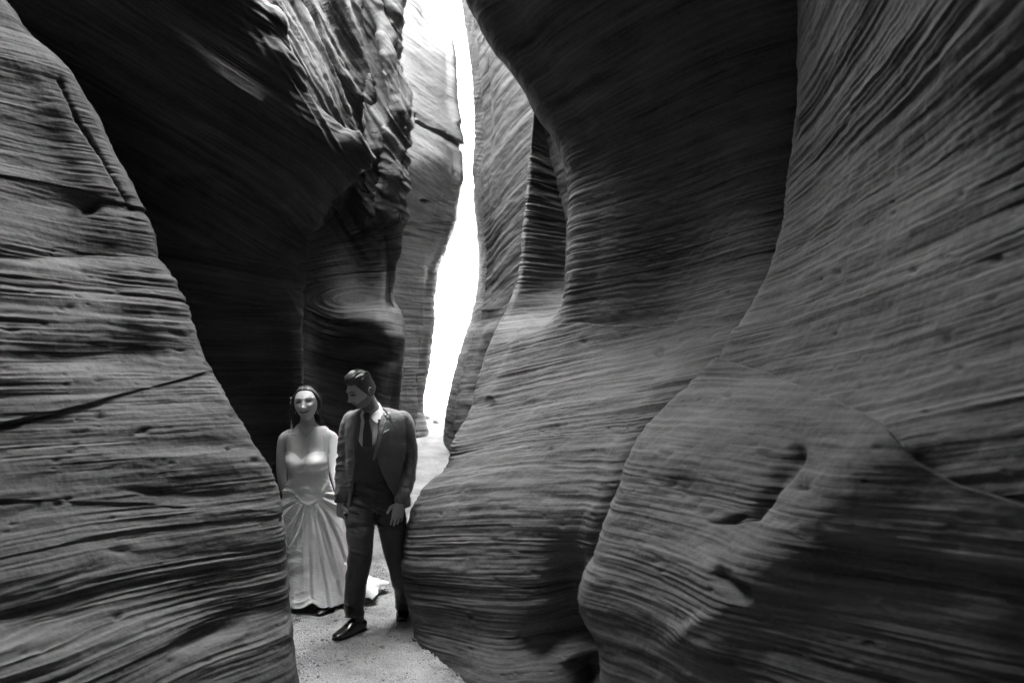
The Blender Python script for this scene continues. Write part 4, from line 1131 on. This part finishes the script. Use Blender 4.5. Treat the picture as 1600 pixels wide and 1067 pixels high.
    mult = mult + .06 * np.exp(-(np.angle(np.exp(1j * (th_ + R(60)))) / .5) ** 2) * low ** 3
    X = C[:, None, 0] + rr[:, None, 0] * cx2 * mult; Y = C[:, None, 1] + rr[:, None, 1] * sy2 * mult; Z = C[:, None, 2] + 0 * X
    Pm = np.stack([X, Y, Z], -1)
    front = sstep(.3, -.3, np.broadcast_to(sy_, X.shape))
    Pm[..., 1] -= bust_d(Pm, sstep(5.99, 5.93, Pm[..., 1])) * 1.02
    PX, PY = pix(Pm)
    # fan of folds from the gathered point below the belly panel
    ox, oy = 484.0, 768.0
    phi = np.arctan2(PX - ox, PY - oy); rad = np.hypot((PX - ox), (PY - oy) * .9)
    outside = sstep(0, 9, np.abs(PX - 483) - 34 * np.sqrt(np.clip((790 - PY) / 46, 0, 1))) * sstep(745, 752, PY) * sstep(8, 20, rad)
    swirl = phi * 5.2 + .0035 * (PY - 800) * np.sign(phi)
    fd = 1 - 2 * np.abs(noise(swirl, rad * .006, 0, 61)); fd2 = 1 - 2 * np.abs(noise(swirl * 2.3, rad * .012, 3, 62))
    side_h = sstep(.7, 1.3, np.abs(phi))
    amp = (.009 + .005 * side_h) * (.55 + .75 * sstep(-.4, .6, noise(phi * 2.1, rad * .01, 5, 70))) * outside * (1 - .25 * sstep(880, 940, PY)) * front
    dsp = amp * (fd * .8 + fd2 * .45)
    # crumples across the lower skirt and generic back folds
    low2 = sstep(840, 900, PY)
    dsp = dsp + low2 * .007 * (1 - 2 * np.abs(noise(PX * .022, PY * .075 + PX * .018, 0, 63))) * sstep(520, 470, PX) * front
    dsp = dsp + (1 - front) * .014 * sstep(760, 830, PY) * np.sin(th_ * 11 + 2 * noise(th_ * 2, h * 2, 0, 3))
    dsp = dsp + .012 * low ** 2 * noise(np.cos(th_) * 5, np.sin(th_) * 5, h * 4, 65) * (1 + 1.5 * np.exp(-(dth / .7) ** 2))
    dsp = dsp + (line_feat([(519, 744), (506, 763), (496, 780), (483, 790)], 2.3, .006)(PX, PY, Pm) + line_feat([(444, 764), (460, 771), (470, 783), (483, 790)], 2.3, .006)(PX, PY, Pm)) * front
    # cup seams and waist seam pressed in
    for c, r0 in bust:
        q = np.sqrt(((Pm[..., 0] - c[0]) / .082) ** 2 + ((Pm[..., 2] - c[2] - .012) / .068) ** 2)
        dsp = dsp - .0045 * np.exp(-((q - 1.0) / .045) ** 2) * (Pm[..., 2] < c[2] + .005) * front
    dsp = dsp - .004 * np.exp(-((PY - 746 - .012 * (PX - 482) ** 2 * .3) / 1.2) ** 2) * front
    dsp = dsp + .0009 * (1 - 2 * np.abs(noise(PX * .10 + PY * .05, PY * .22 - PX * .07, 0, 69))) * sstep(735, 748, PY)
    dsp = dsp + .0025 * noise(Pm[..., 0] * 18, Pm[..., 1] * 18, Pm[..., 2] * 14, 66)
    for pts_, w_, a_ in (([(486, 786), (497, 850), (512, 948)], 2.6, .016), ([(478, 787), (464, 830), (446, 862)], 2.6, .012), ([(493, 783), (512, 850), (532, 930)], 2.6, .012),
                         ([(497, 778), (522, 830), (540, 878)], 2.4, .010), ([(474, 784), (457, 812), (443, 826)], 2.4, .010), ([(483, 788), (482, 850), (486, 935)], 3.0, .007), ([(489, 786), (503, 840), (522, 905)], 2.4, .008)):
        dsp = dsp - line_feat(pts_, w_, a_)(PX, PY, Pm) * front * sstep(788, 812, PY) + line_feat([(q_[0] + 4.5, q_[1]) for q_ in pts_], w_ * 1.2, a_ * .7)(PX, PY, Pm) * front * sstep(788, 812, PY)
    dn = np.stack([np.broadcast_to(cx2, X.shape), np.broadcast_to(sy2, X.shape), 0 * X], -1)
    Pm = Pm + dn * dsp[..., None]
    # hem lifts over the stepping foot, train lies in ripples
    hemlift = .060 * np.exp(-((th_ - .08) / .16) ** 2) + .010 * np.exp(-((th_ + .45) / .12) ** 2) + .012 * noise(np.cos(th_) * 4, np.sin(th_) * 4, 0, 67)
    Pm[..., 2] += np.clip(hemlift, 0, 1) * sstep(.16, 0, h)
    tr_ = np.exp(-(dth / .7) ** 2) * low ** 2
    Pm[..., 2] += tr_ * (.055 * np.abs(noise(Pm[..., 0] * 13, Pm[..., 1] * 9, 0, 68)) + .0)
    fz_ = floor_z(Pm[..., 0], Pm[..., 1]) + .012
    Pm[..., 2] = np.maximum(Pm[..., 2], fz_)
    fs = []
    i_ = np.arange(m - 1)[:, None] * n; j_ = np.arange(n)[None]; k_ = (j_ + 1) % n
    fs = np.stack([i_ + j_, i_ + k_, i_ + n + k_, i_ + n + j_], -1).reshape(-1, 4)
    vv = Pm.reshape(-1, 3).copy(); ctr = vv[fs].mean(1); CXp, CYp = pix(ctr)
    # sweetheart top edge, lower at the back
    topl = np.interp(CXp, [436, 441, 450, 460, 470.5, 481, 497, 509, 516.5, 520], [712, 707, 705, 708, 718.5, 709, 704.5, 706, 711, 713])
    isf = ctr[:, 1] < 5.975
    kp = np.where(isf, CYp > topl, CYp > 716)
    fk = fs[kp]
    e_all = np.concatenate([fk[:, [0, 1]], fk[:, [1, 2]], fk[:, [2, 3]], fk[:, [3, 0]]]); es = np.sort(e_all, 1)
    un, cnt = np.unique(es, axis=0, return_counts=True); be = un[cnt == 1]; be = be[vv[be[:, 0], 2] > .6]
    for _ in range(12):
        acc = np.zeros_like(vv); num = np.zeros(len(vv))
        for q0, q1 in ((0, 1), (1, 0)):
            np.add.at(acc, be[:, q0], vv[be[:, q1]]); np.add.at(num, be[:, q0], 1)
        mk = num > 0; vv[mk] = .5 * vv[mk] + .5 * acc[mk] / num[mk, None]
    dress = new_obj('gown', vv, fk, m_dress); under(dress, root)
    md = dress.modifiers.new('thickness', 'SOLIDIFY'); md.thickness = .0035; md.offset = 0
    # draw things that lie on the skin with a ray against the finished body
    from mathutils.bvhtree import BVHTree
    bvh = BVHTree.FromPolygons([tuple(q) for q in v], f)
    def on_skin(px_, py_, lift=.002):
        o_ = Vector(cam.location); dr = Vector(P(px_, py_, 5.5)) - o_; dr.normalize()
        hit = bvh.ray_cast(o_, dr)
        if hit[0] is None: return np.array(P(px_, py_, 5.95))
        return np.array(hit[0]) - np.array(dr) * lift
    m_ink = cloth('tattoo_ink', .05, .6, 0, 60, .1, 0)
    pp = [on_skin(452.5 + k * .31, 679.4 + .55 * math.sin(k * 2.1) * (0.5 + r_.random()) + k * .035, .0005) for k in range(34)]
    tt.add(*tube(pp, [.0008] * len(pp), n=6, m=140)); put(tt, 'tattoo', m_ink, root)
    # straps
    for xs in (((449, 709), (450, 696), (451.5, 684), (454, 673.5), (456, 669.5)), ((511, 709), (510.5, 696), (509, 684), (506.5, 674), (505, 670))):
        ws = (5.5, 5.2, 4.6, 3.8, 3.4)
        L_ = [on_skin(x - w_, y, .004) for (x, y), w_ in zip(xs, ws)]; R_ = [on_skin(x + w_, y, .004) for (x, y), w_ in zip(xs, ws)]
        a_, b_ = spline(L_, 24), spline(R_, 24); t_ = np.linspace(0, 1, 8)
        g = a_[:, None] * (1 - t_[None, :, None]) + b_[:, None] * t_[None, :, None]
        st = new_obj('strap', g.reshape(-1, 3), grid_faces(24, 8), m_sheer); st.parent = dress
    # necklace
    nk = [on_skin(x, y, .0025) for x, y in ((466, 664), (469.5, 671), (474, 677.5), (478, 681), (482.5, 677.5), (488, 671), (492, 664))]
    q = M(); q.add(*tube(nk, [.0012] * 7, n=6, m=50)); neck = put(q, 'necklace', m_metal, root)
    q = M(); q.add(*ball(on_skin(478.2, 682.6, .004), (.0035, .002, .006), None, 7)); o = q.obj('pendant', m_metal); o.parent = neck
    # ---- hair
    D, fh = sph(150, 240)
    S = head_shape(D, False, 0); x, y, z = S[..., 0], S[..., 1], S[..., 2]
    ax = np.abs(x)
    hairline = .079 - 8 * np.clip(ax - .012, 0, .05) ** 2 - 2.3 * np.clip(y + .038, 0, .2) + .0012 * noise(ax * 120, y * 60, z * 40, 8)
    inn = sstep(-.004, .005, z - hairline)
    part = np.exp(-((x + .004) / .004) ** 2) * sstep(.03, .0, y)
    strand = noise(x * 45 * np.sign(x), y * 60 + 120 * ax, z * 20 + 70 * ax, 5) * .6 + .4 * noise(x * 60, y * 110 + 220 * ax, z * 40 + 130 * ax, 6)
    sidev = sstep(.03, .06, ax) * sstep(.07, .0, z)
    th2 = -.012 * (1 - inn) + inn * (.008 + .006 * strand - .004 * part + .014 * sidev)
    H = S + unit_rows(S) * th2[..., None]
    hb = M(); hb.add(xf(H.reshape(-1, 3), Rm, HC, SC), fh)
    r2 = np.random.default_rng(12)
    def lock(path, cnt, spread, r0, wav):
        path = np.array([P(*q) for q in path])
        for _ in range(cnt):
            o0 = r2.normal(0, 1, 3) * spread; ph = r2.random() * 6.28; k = r2.uniform(1.6, 2.6); fr = r2.uniform(.75, 1.08)
            c = spline(path, 26); c = c[:max(8, int(26 * min(1, fr)))]
            t_ = np.linspace(0, 1, len(c))[:, None]
            c = c + o0 * (.35 + .9 * t_) + np.stack([np.sin(t_[:, 0] * 6.28 * k + ph), .6 * np.cos(t_[:, 0] * 6.28 * k + ph), 0 * t_[:, 0]], -1) * wav * (t_ ** .7)
            m_ = len(c); rad = r0 * np.clip(1.15 - t_[:, 0] ** 2, .12, 1)
            hb.add(*tube(c, list(rad), n=7, m=m_ + 10))
    hb.add(*ball(P(480, 640, 6.05), (.098, .055, .125), None, 30)); hb.add(*ball(P(481, 664, 6.10), (.075, .035, .10), None, 24))
    lock([(462, 615, 5.965), (458.5, 624, 5.96), (457.5, 637, 5.97), (459, 650, 6.0), (461, 662, 6.04), (461, 672, 6.07)], 120, .0085, .0036, .004)
    lock([(496, 615, 5.97), (499, 624, 5.965), (500, 637, 5.98), (500, 650, 6.0), (501, 664, 6.06), (504, 674, 6.12)], 120, .0085, .0036, .005)
    lock([(480, 606, 6.05), (480, 630, 6.12), (480, 655, 6.12), (481, 680, 6.13)], 90, .022, .0045, .006)
    lock([(501, 640, 6.0), (505, 652, 6.03), (507, 662, 6.05), (511, 667, 6.06)], 9, .006, .0012, .009)
    lock([(500, 625, 5.98), (504, 634, 6.0), (506, 641, 6.0), (509, 638, 6.0)], 7, .004, .0010, .005)
    lock([(457, 630, 5.98), (453, 640, 5.99), (451, 648, 6.0), (449, 646, 6.0)], 7, .004, .0010, .005)
    hair = put(hb, 'hair', m_hair, root)
    # comb with a trailing ribbon on the left, earrings
    q = M()
    for k, (x0, y0) in enumerate(((454.5, 622), (455.5, 625.5), (454.2, 629), (456, 632.5))):
        q.add(*ball(P(x0, y0, 5.97), (.007, .006, .009), np.array(Euler((.3 * k, .5, .9 * k)).to_matrix()), 8))
    put(fuse(q, .002, 1), 'hair_comb', m_ribbon, root)
    q = M(); q.add(*tube([P(455.5, 655, 6.02), P(456, 664, 6.05), P(455.5, 673, 6.07)], [(.004, .003), (.007, .003), (.009, .003)], n=10, m=14)); put(q, 'ribbon', m_ribbon, root)
    for (x0, y0, d0) in ((461.3, 640, 5.93), (496.6, 640.5, 5.92)):
        q = M()
        q.add(*ball(P(x0, y0, d0), .0045, None, 8)); q.add(*tube([P(x0, y0, d0), P(x0, y0 + 3, d0)], [.0012, .0012], n=6)); q.add(*ball(P(x0, y0 + 4.3, d0), (.005, .004, .008), None, 8))
        put(q, 'earring', m_metal, root)
    # shoe tip under the lifted hem
    s_ = M(); t1 = P(503, 950, 5.80); z0 = float(floor_z(t1[0], 5.8))
    s_.add(*tube([(t1[0], 6.0, z0 + .060), (t1[0], 5.92, z0 + .045), (t1[0] - .003, 5.84, z0 + .028), (t1[0] - .006, 5.77, z0 + .018), (t1[0] - .008, 5.745, z0 + .015)], [(.030, .030), (.036, .030), (.042, .022), (.032, .015), (.012, .008)], n=24, m=40))
    put(fuse(s_, .003, 2), 'shoe', m_shoe, root)
    return root
bride = build_bride()

# ------------------------------------------------------------------ loose stones and gravel
m_stone = cloth('stone', .16, .85, .8, 90, .35, 0, .2)
def stone_mesh(r, seed):
    v, f = ball((0, 0, 0), (r, r * .8, r * .55), None, 12)
    n_ = unit_rows(v); k = .22 * noise(n_[:, 0] * 1.6, n_[:, 1] * 1.6, n_[:, 2] * 1.6, seed) + .08 * noise(n_[:, 0] * 4, n_[:, 1] * 4, n_[:, 2] * 4, seed + 1)
    v = v * (1 + k)[:, None]
    return v, f
spots = [(649, 1001, .020, 'dark pebble by the foot of the bulging right wall, below the groom\'s back shoe'),
         (468, 1029, .016, 'small pale stone at the foot of the left foreground wall, near the bottom edge'),
         (507, 1014, .011, 'tiny stone on the sand in front of the groom\'s front shoe'),
         (673, 655, .13, 'rounded rock at the foot of the pale wall in the bright gap'),
         (682, 661, .09, 'lower rock lying on bright sand right of the rounded rock')]
for k, (px_, py_, r_, lab) in enumerate(spots):
    # walk down the view ray to the floor
    for D_ in np.linspace(3, 20, 1700):
        p_ = at(px_, py_, D_)
        if p_[2] <= floor_z(p_[0], p_[1]): break
    v, f = stone_mesh(r_, 80 + k)
    o = new_obj('rock' if r_ > .05 else 'pebble', v, f, m_stone); o.location = (float(p_[0]), float(p_[1]), float(floor_z(p_[0], p_[1])) + r_ * .3)
    o.rotation_euler = (0, 0, k * 1.3)
    tag(o, lab, 'rock' if r_ > .05 else 'pebble')
def gravel():
    r = np.random.default_rng(77); mm = M()
    base, bf = ball((0, 0, 0), 1.0, None, 5)
    k = 0
    while k < 7000:
        y = 4.0 + 3.4 * r.random() ** 1.3; x = r.uniform(-1.75, .1)
        s_ = .0022 + .0055 * r.random() ** 3
        if r.random() < .02: s_ *= 2.2
        v = base * np.array([s_ * r.uniform(.8, 1.5), s_ * r.uniform(.8, 1.4), s_ * r.uniform(.5, .9)]); v = v * (1 + .25 * r.normal(0, 1, (len(v), 1)).clip(-1, 1))
        mm.v.append(v + np.array([x, y, float(floor_z(x, y)) + s_ * .4])); mm.f += [tuple(int(i) + mm.n for i in q) for q in bf]; mm.n += len(v); k += 1
    o = mm.obj('gravel', cloth('gravel_stone', .30, .85, .3, 120, .5, 0, .2), None, False)
    tag(o, 'fine loose gravel scattered over the sand around the couple', 'gravel', None, 'stuff')
gravel()
